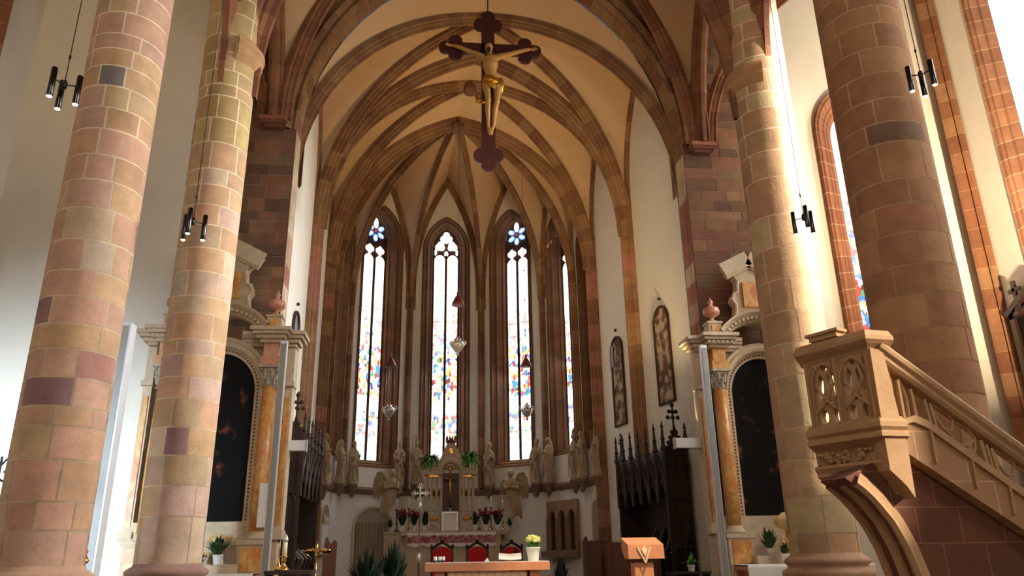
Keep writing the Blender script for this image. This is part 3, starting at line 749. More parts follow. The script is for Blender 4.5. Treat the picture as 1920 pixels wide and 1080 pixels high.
# right aisle wall with two tall windows (openings left in the wall), east aisle window
XR = 15.5
def right_wall():
    wins = [(0.6, 2.4), (7.95, 10.05), (12.3, 17.4)]; sill, spr, hw_ = 6.6, 16.8, None  # two near openings, out of view, placed and sized to aim the sun
    mb = MB(); y = -8
    for a, b in wins:
        mb.poly([(XR, y, 0), (XR, a, 0), (XR, a, 21.5), (XR, y, 21.5)]); mb.poly([(XR, a, 0), (XR, b, 0), (XR, b, sill), (XR, a, sill)])
        spr = 9.6 if a < 3 else 16.8
        c = (a+b)/2; h = (b-a)/2; C = parch(h, sill, spr, 1.7)[1:-1]; n = len(C)//2
        mb.grid([[V((XR, a, z)), V((XR, c+x, z))] for x, z in C[:n+1]]); mb.grid([[V((XR, c+x, z)), V((XR, b, z))] for x, z in C[n:]])
        mb.poly([(XR, a, C[n][1]), (XR, c, C[n][1]), (XR, b, C[n][1]), (XR, b, 21.5), (XR, a, 21.5)]); y = b
    mb.poly([(XR, y, 0), (XR, YE, 0), (XR, YE, 21.5), (XR, y, 21.5)]); struct(mb, 'wall_right', plaster)
    k = 7
    for a, b in wins:
        spr = 9.6 if a < 3 else 16.8
        c = (a+b)/2; h = (b-a)/2; dep = .55
        Cf = parch(h, sill, spr, 1.7); Cb = parch(h-.34, sill+.3, spr-.05, 1.7)
        mb = MB(); rows = []
        st = [(0, -.04), (0, 0), (.2, .03), (.3, .1), (.42, .12), (.6, .3), (.75, .34), (1, dep)]
        for (x, z), (x2, z2) in zip(Cf, Cb): rows.append([V((XR+d, c+x+(x2-x)*f, z+(z2-z)*f)) for f, d in st])
        rr = []; cs = []
        for i in range(len(rows)-1):
            m = max(1, round((rows[i][0]-rows[i+1][0]).length/.5))
            for j in range(m):
                cc = jit(R_.choice([rgb(130, 86, 62), rgb(138, 94, 68), rgb(122, 80, 58)]), .06)
                rr.append([p.lerp(q, j/m) for p, q in zip(rows[i], rows[i+1])]); cs.append(cc)
                rr.append([p.lerp(q, (j+.06)/m) for p, q in zip(rows[i], rows[i+1])]); cs[-1] = RIBMORTAR; cs.append(cc)
        rr.append(rows[-1]); mb.grid(rr, False, cfun=lambda i, j: cs[i] if i < len(cs) else MORTAR)
        mb.grid([rows[0], rows[-1]], False, rgb(170, 130, 100)); struct(mb, 'trim_right_reveal_%d' % k, stone)
        t = bpy.data.objects.new('window_%d' % k, None); COL.objects.link(t); t['kind'] = 'structure'
        mb = MB(); hb = h-.34; ymid = c
        mb.box((XR+dep+.03, c, (sill+spr)/2+.6), (.1, .12, spr-sill+1.6), col=rgb(120, 84, 60)); mb.build('mullion', stone, t)
        mb = MB()
        for j in range(1, 13): mb.box((XR+dep+.04, c, sill+.3+(spr-sill)*j/12.), (.02, hb*2, .03), col=rgb(60, 50, 40))
        for yy in (-.66, -.33, .33, .66): mb.box((XR+dep+.04, c+yy*hb, (sill+spr)/2), (.012, .012, spr-sill), col=rgb(60, 50, 40))
        mb.build('glazing_bar', M_black, t)
        mb = MB(); zt = sill+.3
        Cg = parch(hb, zt, spr-.05, 1.7); ys = (c-hb, c+hb)
        n = len(Cg)//2
        def strip(ya, yb):
            rows = []
            for x, z in Cg[:n+1]:
                a_, b_ = max(ya, c+x), min(yb, c-x); a_ = min(a_, yb); b_ = max(b_, a_); rows.append([V((XR+dep+.01, a_, z)), V((XR+dep+.01, b_, z))])
            return rows
        mb.grid(strip(*ys)); mb.build('glass', G_thin if k < 9 else G_clear, t)
        k += 1
right_wall()
# slender respond shafts on the right aisle wall and the corner
for (x, y, w) in ((XR-.02, 18.75, .62), (-11.18, 17.2, .4)):
    mb = MB(); sg = -1 if x > 0 else 1
    sweep(mb, [V((x, y, 0)), V((x, y, 21))], [(-.5, 0), (-.5, .25), (-.4, .4), (-.3, .3), (-.22, .55), (-.1, .8), (0, .9), (.1, .8), (.22, .55), (.3, .3), (.4, .4), (.5, .25), (.5, 0)], w, .42, side=(0, 1, 0), inner=(x+sg*9, y, 10), vous=.6, pal=[rgb(124, 82, 56), rgb(132, 90, 62), rgb(116, 74, 52), rgb(140, 102, 72)]); trim_n[0] += 1
    struct(mb, 'trim_%d' % trim_n[0], stone)
# window in the east wall of the right aisle, partly behind the thick pillar
def east_window():
    c, h, sill, spr = 12.35, 1.15, 4.4, 13.4
    Cf = parch(h, sill, spr, 1.6); mb = MB(); rows = []
    st = [(-.0, .34), (-.02, .30), (.1, .3), (.18, .36), (.3, .26), (.45, .2), (.55, .24), (.68, .1), (.78, .14), (1, .02)]
    Cb = parch(h-.52, sill+.3, spr-.1, 1.6)
    # built as a stepped stone surround set against the wall
    for (x, z), (x2, z2) in zip(Cf, Cb): rows.append([V((c+x, YE, z))]+[V((c+x+(x2-x)*f, YE-.16*d/.34-.02, z+(z2-z)*f)) for f, d in st])
    rr = []; cs = []
    for i in range(len(rows)-1):
        m = max(1, round((rows[i][0]-rows[i+1][0]).length/.5))
        for j in range(m):
            cc = jit(R_.choice([rgb(132, 84, 58), rgb(140, 92, 66), rgb(124, 78, 56)]), .05)
            rr.append([p.lerp(q, j/m) for p, q in zip(rows[i], rows[i+1])]); cs.append(RIBMORTAR)
            rr.append([p.lerp(q, (j+.06)/m) for p, q in zip(rows[i], rows[i+1])]); cs.append(cc)
    rr.append(rows[-1]); mb.grid(rr, False, cfun=lambda i, j: cs[i] if i < len(cs) else MORTAR)
    struct(mb, 'trim_east_reveal', stone)
    t = bpy.data.objects.new('window_6', None); COL.objects.link(t); t['kind'] = 'structure'
    hb = h-.52; NN = 20; z0 = sill+.3; zs = spr-.1
    C = parch(hb, z0, zs, 1.6); n = len(C)//2; mb = MB()
    vs = [[V((c-hb, YE-.03, z0+(zs-z0)*j/NN)), V((c+hb, YE-.03, z0+(zs-z0)*j/NN))] for j in range(NN+1)]
    for (x, z) in C[2:n+1]: vs.append([V((c+x-.001, YE-.03, z)), V((c-x+.001, YE-.03, z))])
    mb.grid(vs); o = mb.build('glass_light', G_warm2, t); uvl = o.data.uv_layers.new(name='UVMap')
    for lp in o.data.loops:
        co = o.data.vertices[lp.vertex_index].co; uvl.data[lp.index].uv = (co.x-c, (co.z-z0)/(zs+1-z0))
    mb = MB(); mb.box((c, YE-.05, (z0+zs)/2), (.09, .06, zs-z0), col=rgb(80, 54, 40)); mb.build('mullion', stone, t)
G_warm2 = glass_mat('stained_glass_aisle', 6, .7, 1.9)
east_window()
# =================================================================== SIDE ALTARS
def voxel(mb, name, m, size, parent=None, smooth_it=2):
    o = mb.build(name, m, None); md = o.modifiers.new('r', 'REMESH'); md.mode = 'VOXEL'; md.voxel_size = size; md.use_smooth_shade = True
    if smooth_it:
        sm = o.modifiers.new('s', 'SMOOTH'); sm.iterations = smooth_it; sm.factor = .5
    dg = bpy.context.evaluated_depsgraph_get(); me = bpy.data.meshes.new_from_object(o.evaluated_get(dg))
    o.modifiers.clear(); old = o.data; o.data = me; me.name = name; bpy.data.meshes.remove(old)
    if not me.materials: me.materials.append(m)
    for p in me.polygons: p.use_smooth = True
    if parent is not None: o.parent = parent
    return o

def urn(parent):
    mb = MB(); mb.smooth = True
    mb.lathe([(.14, 0), (.14, .04), (.06, .08), (.05, .14), (.1, .18), (.2, .24), (.22, .34), (.2, .38), (.2, .42), (.1, .46), (.06, .5), (.05, .56), (.07, .6), (.03, .68), (.01, .74)], (0, 0, 0), 20)
    return mb
def corinthian(mb, c, r, h):
    mb.smooth = True
    mb.lathe([(r*.95, 0), (r*1.05, .03), (r*.95, .05), (r*.98, h*.4), (r*1.1, h*.7), (r*1.3, h*.86)], c, 20)
    mb.smooth = False
    for row, (n, z, hh, rr) in enumerate(((8, .04, h*.42, 1.05), (8, h*.3, h*.46, 1.12))):
        for k in range(n):
            a = 2*PI*(k+.5*row)/n; d = V((math.cos(a), math.sin(a), 0)); t = V((-d.y, d.x, 0)); p = V(c)
            w = r*.34
            pts = [p+d*r*rr+V((0, 0, z)), p+d*r*(rr+.12)+V((0, 0, z+hh*.7)), p+d*r*(rr+.42)+V((0, 0, z+hh)), p+d*r*(rr+.55)+V((0, 0, z+hh*.86))]
            mb.tube(pts, [w*.7, w*.8, w*.6, w*.2], 6, sx=1.0)
    for k in range(4):
        a = PI/4+k*PI/2; d = V((math.cos(a), math.sin(a), 0)); mb.sphere(V(c)+d*r*1.5+V((0, 0, h*.82)), r*.26, 8, 6)
    mb.box(V(c)+V((0, 0, h*.93)), (r*3, r*3, h*.14))

def side_altar(cx, Y0, label, mirror, z0):
    t = thing('side_altar', (cx, Y0, 0), label, 'altar', 'baroque side altars')
    # local: x across, y away from the viewer, z up
    hs = 1.2
    mb = MB()                                      # body of cream stone: back wall with arch
    mb.box((0, .32, z0/2+.2), (3.3, .5, z0+.4)); mb.box((0, .1, z0-.5), (2.9, .3, .5))
    for s in (-1, 1):
        mb.box((s*hs, -.06, (z0-.1)/2), (.62, .62, z0-.1)); mb.box((s*hs, -.06, z0-.06), (.7, .7, .1)); mb.box((s*hs, -.06, .12), (.74, .74, .24))
        mb.box((s*1.62, .28, (z0+6.5)/2), (.2, .4, 6.5-z0)); mb.box((s*1.62, .2, z0+.1), (.28, .44, .2)); mb.box((s*1.62, .2, 5.6), (.28, .44, .12))
    mb.build('plinth', M_cream, t)
    for s in (-1, 1):
        for c_, d_ in (((s*hs, -.385, z0-.42), (.44, .03, .5)), ((s*(hs-.325), -.06, z0-.42), (.03, .44, .5)), ((s*(hs+.325), -.06, z0-.42), (.03, .44, .5)), ((s*1.62, .06, (z0+5.4)/2+.1), (.12, .04, 5.0-z0))):
            mb = MB(); mb.box(c_, d_); mb.build('inlay_panel', M_marble, t)
    for s in (-1, 1):
        mb = MB(); mb.smooth = True
        mb.lathe([(.165, z0+.16), (.175, z0+1.2), (.172, z0+1.8), (.145, 5.52)], (s*hs, -.06, 0), 28); col = mb.build('column', M_marble, t)
        mb = MB(); mb.smooth = True; mb.lathe([(.25, z0), (.25, z0+.05), (.21, z0+.07), (.22, z0+.1), (.17, z0+.13), (.18, z0+.17)], (s*hs, -.06, 0), 24); mb.build('column_base', M_cream, col)
        mb = MB(); corinthian(mb, (s*hs, -.06, 5.5), .16, .5); mb.build('capital', M_greymarble, col)
        mb = MB(); mb.box((s*hs, -.06, 6.1), (.44, .44, .2)); mb.box((s*hs, -.04, 6.36), (.34, .38, .36)); mb.build('frieze_block', M_pinkmarble if not mirror else M_marble, t)
        mb = MB()                                   # cornice with dentils, broken forward over the column
        for (z, e) in ((6.58, .0), (6.66, .08), (6.76, .16), (6.84, .22)):
            mb.box((s*hs, -.06, z), (.5+e*2, .5+e*2, .09)); mb.box((s*1.62, .2, z-.02), (.24+e*2, .4+e*2, .09))
            mb.box((s*.75, .24, z), (.6, .3+e, .09))
        for k in range(6): mb.box((s*hs-.3+.12*k, -.4, 6.66), (.06, .06, .07))
        mb.build('cornice', M_cream, t)
        mb = MB(); mb.box((s*hs, .0, 7.05), (.34, .34, .34)); mb.box((s*hs, .0, 7.24), (.4, .4, .05)); mb.box((s*hs, .0, 6.91), (.4, .4, .06)); pd = mb.build('urn_pedestal', M_cream, t)
        mb = MB(); mb.box((s*hs, -.18, 7.05), (.2, .03, .22)); mb.build('inlay_panel', M_marble, pd)
        u = urn(t); u.v = [(a+s*hs, b, c*.95+7.26) for a, b, c in u.v]; u.build('urn', M_pinkmarble, t)
    # arch with studded border round the painting
    R = .84; zs = 5.42
    out = [(-R, z0+.1)]+[(-R*math.cos(PI*k/24), zs+R*1.12*math.sin(PI*k/24)) for k in range(25)]+[(R, z0+.1)]
    mb = MB(); mb.poly([(x, .16, z) for x, z in out]); p = mb.build('painting', M_paint, t); p['label'] = 'dark arched oil painting'
    mb = MB(); rows = []
    for x, z in out:
        k = lambda e: (x/R*(R+e), zs+(z-zs)*(R*1.12+e)/(R*1.12) if z > zs else z)
        rows.append([(k(e)[0], y, k(e)[1]) for e, y in ((-.01, .17), (.0, .1), (.14, .1), (.14, .02), (.17, -.02), (.26, -.05), (.3, .02), (.38, .0), (.42, .3))])
    mb.grid(rows); path = resample([V((x/R*(R+.07), .09, zs+(z-zs)*(R*1.12+.07)/(R*1.12) if z > zs else z)) for x, z in out], .085)
    mb.mi = 1
    for q in path: mb.sphere(q, .026, 6, 4)
    mb.build('arch_frame', [M_cream, M_stud], t)
    for s in (-1, 1):                               # spandrels
        mb = MB(); mb.prism([(s*(R+.3), .2, 5.5), (s*1.5, .2, 5.5), (s*1.5, .2, 6.6), (s*.3, .2, 6.6), (s*.62, .2, 6.35)], (0, .2, 0))
        mb.build('spandrel', M_cream, t)
    # segmental broken pediment, attic with scrolls
    mb = MB()
    n = 18; rows = []
    for k in range(n+1):
        a = PI*(.2+.6*k/n); rr = 1.25
        rows.append([(rr*1.02*math.cos(a)*f, y, 6.25+rr*math.sin(a)*f) for f, y in ((.84, .3), (.84, -.0), (.9, -.08), (.96, -.14), (1.02, -.26), (1.06, -.28), (1.06, .3))])
    mb.grid(rows)
    for k in range(n):
        a = PI*(.2+.6*(k+.5)/n); mb.box((1.25*.93*math.cos(a), -.12, 6.25+1.25*.92*math.sin(a)), (.07, .1, .07))
    mb.build('pediment', M_cream, t)
    mb = MB(); sc = [(-.62, 7.3), (-.5, 7.55), (-.46, 7.8), (-.56, 7.95), (-.5, 8.1), (-.4, 8.15), (-.36, 8.5), (-.42, 8.6)]
    pl = [(x, .1, z) for x, z in sc]+[(-.62, .1, 8.72), (-.3, .1, 8.86), (0, .1, 9.05), (.3, .1, 8.86), (.62, .1, 8.72)]+[(-x, .1, z) for x, z in sc[::-1]]
    mb.prism(pl, (0, .3, 0)); 
    for s in (-1, 1):
        mb.tube([(s*.62, .08, 7.3), (s*.5, .08, 7.55), (s*.46, .08, 7.8), (s*.56, .08, 7.95), (s*.5, .08, 8.1), (s*.4, .08, 8.15), (s*.36, .08, 8.5)], .05, 8)
        mb.bar((s*.7, .12, 8.68), (0, .12, 9.04), .12, .34); mb.bar((s*.74, .06, 8.76), (0, .06, 9.14), .06, .4)
    mb.build('attic', M_cream, t)
    mb = MB(); mb.box((0, .07, 8.1), (.5, .06, .7)); mb.build('attic_panel', M_marble, t)
    # altar table
    mb = MB(); mb.box((0, -.78, .62), (2.7, .8, 1.24)); mb.box((0, -.78, 1.28), (2.9, .9, .09)); mb.build('altar_table', M_pinkmarble, t)
    mb = MB(); mb.box((0, -.48, 1.43), (1.9, .28, .22)); mb.build('gradine', M_cream, t)
    return t
ALT_L = side_altar(-5.08, 18.55, 'baroque marble altar with dark arched painting, half hidden by the far left pillar', False, 2.05)
ALT_R = side_altar(8.40, 18.55, 'baroque marble altar with dark arched painting, half hidden by the sunlit pillar', True, 2.05)

def altar_cloth(cx, y, z, w, d, drop, label, lace=True):
    t = thing('altar_cloth', (cx, y, z), label, 'tablecloth', 'white altar cloths')
    mb = MB(); n = 28; rows = []
    for j in range(7):
        f = j/6; row = []
        for k in range(n+1):
            x = -w/2+w*k/n; y_ = -d/2-.012-.02*f*(1+math.sin(k*1.9)) ; row.append((x, y_, .02-drop*f))
        rows.append(row)
    mb.grid([[(-w/2+w*k/n, d/2, .02) for k in range(n+1)]]+rows)
    mb.build('linen', M_white, t, smooth=True)
    mb = MB()
    for k in range(n):                              # pointed lace hem
        x0 = -w/2+w*k/n; x1 = x0+w/n; q = -d/2-.05
        mb.prism([(x0, q, .02-drop), (x1, q, .02-drop), ((x0+x1)/2, q, -drop-.08)], (0, .008, 0))
    if lace: mb.build('lace_hem', M_white, t)
    return t
altar_cloth(-5.08, 17.77, 1.335, 2.94, .95, .3, 'white cloth with lace hem on the altar behind the far left pillar')
altar_cloth(8.40, 17.77, 1.335, 2.94, .95, .38, 'white cloth with zigzag lace hem on the altar behind the sunlit pillar')

# =================================================================== PULPIT
def pulpit():
    Pr = at(1650, 785, 9.0); t = thing('pulpit', (Pr.x, Pr.y, 0), 'carved sandstone pulpit with pierced tracery and a stair running down beside the thick pillar', 'pulpit', world=True)
    uA = V((-.46, .888, 0)).normalized(); nA = V((-.888, -.46, 0)).normalized(); up = V((0, 0, 1))
    uS = V((.99, .14, 0)).normalized(); nS = V((.14, -.99, 0)).normalized()
    PA = lambda x, y: atl(x, y, Pr, nA)
    zt, zb = PA(1638, 655).z, PA(1655, 785).z      # panel top / bottom
    LA = (PA(1530, 740)-PA(1650, 740)).length
    P0 = V((Pr.x, Pr.y, 0)); A = lambda s, z, d=0: P0+uA*s+nA*d+up*z
    H = zt-zb
    # pierced panel of the basket, two bays
    Lp = LA-.06; holes = []
    bw = Lp/2
    for k in (0, 1):
        cx = bw*(k+.5)
        def spl(cx, cz, w, h, n=8):                 # ogee fish-bladder opening
            return [(cx+w*math.sin(2*PI*i/16)*(1 if i % 8 else 0)*(.9), cz-h*math.cos(2*PI*i/16)) for i in range(16)]
        ho = H
        E_ = lambda dx, dz, rx, rz, n=18, tw=0: [(cx+dx*bw+rx*bw*math.cos(a)+tw*bw*math.sin(a), (dz+rz*math.sin(a))*ho) for a in [2*PI*i/n for i in range(n)]]
        holes.append(E_(-.21, .63, .17, .2, tw=.04)); holes.append(E_(.21, .6, .16, .21, tw=-.05)); holes.append(E_(0, .89, .14, .06)); holes.append(E_(-.36, .88, .06, .06)); holes.append(E_(.36, .88, .06, .06))
        holes.append(E_(-.23, .16, .17, .12)); holes.append(E_(.2, .16, .17, .12)); holes.append(E_(-.02, .36, .14, .05))
    me = curve_plate('tracery_panel', [(0, 0), (Lp, 0), (Lp, H), (0, H)], holes, .1, M_pulp, .012)
    o = bpy.data.objects.new('tracery_panel', me); COL.objects.link(o); o.parent = t
    # plate local X -> uA, Z -> up
    Mx = Matrix((( uA.x, -nA.x, 0, 0), (uA.y, -nA.y, 0, 0), (0, 0, 1, 0), (0, 0, 0, 1)))
    q = A(.04, zb, -.06)
    o.matrix_parent_inverse = Matrix.Translation(-t.location); o.matrix_basis = Matrix.Translation(q) @ Mx
    mb = MB()
    for s in (0.02, .06+bw, Lp+.06): 
        for ds, dd, w in ((-.03, .0, .03), (0, .035, .03), (.03, .0, .03)): mb.bar(A(s+ds, zb, dd), A(s+ds, zt, dd), w, .05, up=nA)
    for k in (0, 1):                                  # tracery rolls: ogee heads
        c0 = .04+bw*k; c = c0+bw/2
        for sgn in (-1, 1):
            mb.tube([A(c0+bw*(.5+sgn*.47), zb+H*.42, .02), A(c0+bw*(.5+sgn*.46), zb+H*.72, .02), A(c0+bw*(.5+sgn*.3), zb+H*.88, .02), A(c, zb+H*.97, .02)], .018, 6)
            mb.tube([A(c0+bw*(.5+sgn*.47), zb+H*.02, .02), A(c0+bw*(.5+sgn*.44), zb+H*.22, .02), A(c0+bw*(.5+sgn*.2), zb+H*.3, .02), A(c, zb+H*.4, .02), A(c-sgn*bw*.3, zb+H*.62, .02), A(c-sgn*bw*.2, zb+H*.82, .02)], .018, 6)
    mb.build('tracery_roll', M_pulp, t)
    # mouldings swept round the basket corner: face A, then a short return along the stair side
    def band(name, prof, zb_, m=M_pulp, ret=.0, s1=LA+.1):
        mb = MB(); rows = []
        for i in range(3):
            r = []
            for d, z in prof:
                if i == 0: p = A(s1, zb_+z, d)
                elif i == 1: p = P0+nA*d+nS*d*.75+up*(zb_+z)+uA*0
                else: p = P0+uS*.3+nS*d*1.0+up*(zb_+z)
                r.append(p)
            rows.append(r)
        mb.grid(rows); mb.face([mb.vert(p) for p in rows[0]]); mb.face([mb.vert(p) for p in rows[2]][::-1]); return mb.build(name, m, t)
    band('cornice', [(-.2, -.02), (.0, -.02), (.03, .03), (.09, .08), (.13, .12), (.13, .17), (.1, .2), (.06, .26), (.0, .28), (-.2, .28)], zt)
    mb = MB(); mb.box(A(.62*LA, zt+.31, .0), (.42, .16, .07), rot=Matrix((uA, nA, up)).transposed()); mb.box(A(.62*LA, zt+.36, .0), (.5, .22, .04), rot=Matrix((uA, nA, up)).transposed()); mb.build('book_rest', M_pulp, t)
    band('base_moulding', [(-.2, .04), (.02, .04), (.06, .0), (.1, -.04), (.1, -.1), (.06, -.14), (.1, -.17), (.1, -.22), (.0, -.27), (-.03, -.3), (-.2, -.3)], zb)
    f = band('frieze', [(-.2, -.29), (-.04, -.29), (-.05, -.48), (-.2, -.48)], zb)
    mb = MB()
    for k in range(46):                               # undercut leaf band
        s = R_.uniform(-.02, LA+.04); p = A(s, zb-R_.uniform(.32, .46), -.02); mb.sphere(p, .035, 6, 4, sc=(R_.uniform(.6, 1.4), R_.uniform(.6, 1.2), R_.uniform(.5, 1)))
    mb.build('leaf_carving', M_pulp, f)
    band('lower_moulding', [(-.2, -.48), (-.0, -.48), (.02, -.52), (-.02, -.58), (-.02, -.62), (-.1, -.66), (-.25, -.7)], zb)
    # console tapering under the basket
    mb = MB()
    a, b, c, d = A(LA+.05, zb-.66, -.1), A(-.02, zb-.66, -.08), P0+uS*.2+up*(zb-.66), A(LA+.05, zb-.66, -.6)
    e = P0+uS*.35+uA*.1-nS*.3+up*(zb-1.25)
    for tri in ((a, b, e), (b, c, e), (a, d, e)): mb.poly(tri)
    mb.build('console', M_pulp, t)
    # floor and far sides of the basket
    mb = MB(); mb.prism([A(0, zb-.1, -.1), A(LA, zb-.1, -.1), A(LA, zb-.1, -1.1), A(.3, zb-.1, -1.3), P0+uS*.9+up*(zb-.1)-nS*.5], (0, 0, .12)); mb.build('basket_floor', M_pulp, t)
    # corner buttress catching the light
    mb = MB(); bx = P0+nS*.06
    mb.prism([bx-uS*.03+up*(zb-.62), bx+uS*.16+up*(zb-.8), bx+uS*.26+up*(zb-.95), bx+uS*.28+up*(zb-.3), bx+uS*.24+up*zb, bx+uS*.17+up*zt, bx-uS*.02+up*(zt+.02), bx-uS*.03+up*zb], -nS*.22)
    mb.build('corner_buttress', M_pulp, t)
    # ---- stair: everything lies in planes parallel to uS
    S = lambda x, y, d=0: atl(x, y, P0, nS)+nS*d
    D = -nS
    mb = MB()                                          # string (lower solid course)
    q = [S(1676, 792), S(1712, 780), S(1735, 790), S(1930, 928), S(2250, 1156), S(2250, 1215), S(1930, 1000), S(1681, 836)]
    mb.prism(q, D*.22); mb.build('stair_string', M_string, t)
    mb = MB(); mb.prism([p+nS*.04 for p in (S(1676, 792), S(1712, 779), S(1735, 789), S(2250, 1155), S(2250, 1171), S(1735, 803), S(1710, 792), S(1678, 802))], D*.3)
    for x0, y0 in ((1742, 858), (1818, 905), (1888, 955)):
        mb.bar(S(x0, y0-55, .01), S(x0+12, y0+10, .01), .03, .05, up=nS)
    mb.build('string_moulding', M_pulp, t)
    # rail
    mb = MB(); r0, r1 = S(1640, 655), S(2250, 1100); dr = (r1-r0).normalized(); nr = dr.cross(nS).normalized(); nr = nr if nr.z > 0 else -nr
    pr = [(-.06, -.1), (.02, -.1), (.05, -.06), (.05, -.02), (.09, .02), (.1, .07), (.06, .12), (0, .14), (-.1, .14), (-.16, .12), (-.18, .05), (-.12, 0), (-.14, -.1)]
    mb.prism([r0+nS*a+nr*b for a, b in pr], r1-r0); mb.build('handrail', M_pulp, t)
    # tracery between: uprights and big mouchettes
    mb = MB()
    for x in (1692, 1716, 1742, 1752, 1848, 1858, 1868, 1965, 1975, 2080, 2090, 2240):
        yt = 655+(x-1640)*.73+24; yb = 792+(x-1735)*.705-4 if x > 1735 else 786
        mb.bar(S(x-6, yt-6, -.07), S(x+10, yb+12, -.07), .035 if x not in (1848, 1868) else .05, .1, up=nS)
    def roll(pts, r=.022): mb.tube([S(x, y, -.07) for x, y in pts], r, 8)
    for ox, oy in ((0, 0), (116, 84), (224, 162), (336, 242)):
        roll([(1757+ox, 770+oy), (1764+ox, 785+oy), (1776+ox, 800+oy), (1796+ox, 820+oy)])
        roll([(1756+ox, 758+oy), (1778+ox, 770+oy), (1794+ox, 786+oy), (1790+ox, 806+oy), (1776+ox, 802+oy)])
        roll([(1796+ox, 790+oy), (1820+ox, 800+oy), (1835+ox, 820+oy), (1836+ox, 842+oy), (1824+ox, 856+oy), (1808+ox, 850+oy)])
        roll([(1806+ox, 832+oy), (1822+ox, 834+oy), (1834+ox, 824+oy)])
    roll([(1672, 690), (1680, 740), (1690, 785)]); roll([(1690, 700), (1706, 745), (1712, 782)])
    mb.build('stair_tracery', M_pulp, t)
    # wall under the stair with the flying arch
    mb = MB(); w = [(1600, 893), (1690, 845), (1930, 1003), (2250, 1217), (2250, 1260), (1765, 1260), (1745, 1090), (1718, 1025), (1690, 975), (1655, 935)]
    mb.prism([S(x, y, -.16) for x, y in w], D*.5); mb.build('stair_wall', M_pulp2, t)
    mb = MB(); arc = [(1618, 900), (1640, 917), (1660, 938), (1692, 977), (1720, 1027), (1745, 1087), (1762, 1160), (1770, 1260)]
    AP = resample([S(x, y, 0) for x, y in arc], .12); rows = []
    for i, p in enumerate(AP):
        tg = (AP[min(i+1, len(AP)-1)]-AP[max(i-1, 0)]).normalized(); nn = tg.cross(nS).normalized(); nn = nn if nn.x < 0 else -nn
        rows.append([p+nS*dd+nn*b for dd, b in ((-.12, -.12), (-.1, -.02), (-.08, .03), (-.12, .07), (-.18, .05), (-.21, -.01), (-.28, -.03), (-.33, .04), (-.4, .07), (-.46, .03), (-.5, -.03), (-.58, -.02), (-.62, .05), (-.68, .06), (-.72, .0), (-.72, -.12))])
    mb.grid(rows); mb.build('arch_moulding', M_pulp, t)
    # steps behind the parapet
    mb = MB()
    for k in range(9):
        p = S(1700+38*k, 800+27*k, -.55); mb.box(p, (.3, .7, .16))
    mb.build('steps', M_pulp, t)
    return t
def ashlar(name, c1, c2, cm, w, h):
    m, nt, o = newmat(name); N = nt.nodes; L = nt.links
    b = N.new('ShaderNodeBsdfPrincipled'); b.inputs['Roughness'].default_value = .9; L.new(b.outputs[0], o.inputs[0])
    tc = N.new('ShaderNodeTexCoord'); sx = N.new('ShaderNodeSeparateXYZ'); cb = N.new('ShaderNodeCombineXYZ'); L.new(tc.outputs['Object'], sx.inputs[0])
    L.new(sx.outputs[0], cb.inputs[0]); L.new(sx.outputs[2], cb.inputs[1])
    br = N.new('ShaderNodeTexBrick'); L.new(cb.outputs[0], br.inputs['Vector']); br.inputs['Scale'].default_value = 1
    br.inputs['Color1'].default_value = rgb(*c1); br.inputs['Color2'].default_value = rgb(*c2); br.inputs['Mortar'].default_value = rgb(*cm)
    br.inputs['Mortar Size'].default_value = .009; br.inputs['Brick Width'].default_value = w; br.inputs['Row Height'].default_value = h
    nz = N.new('ShaderNodeTexNoise'); nz.inputs['Scale'].default_value = 5; nz.inputs['Detail'].default_value = 5; L.new(tc.outputs['Object'], nz.inputs['Vector'])
    mr = N.new('ShaderNodeMapRange'); mr.inputs[3].default_value = .8; mr.inputs[4].default_value = 1.2; L.new(nz.outputs['Fac'], mr.inputs[0])
    mx = N.new('ShaderNodeVectorMath'); mx.operation = 'SCALE'; L.new(br.outputs['Color'], mx.inputs[0]); L.new(mr.outputs[0], mx.inputs['Scale']); L.new(mx.outputs[0], b.inputs['Base Color']); return m
M_pulp2 = ashlar('pulpit_wall_shaded_stone', (102, 58, 36), (90, 50, 32), (132, 82, 54), .62, .42)  # darker copy of the pulpit stone, shade under the stair put into the colour
M_string = ashlar('pulpit_string_stone', (164, 122, 84), (152, 112, 78), (190, 150, 108), .7, .6)
pulpit()

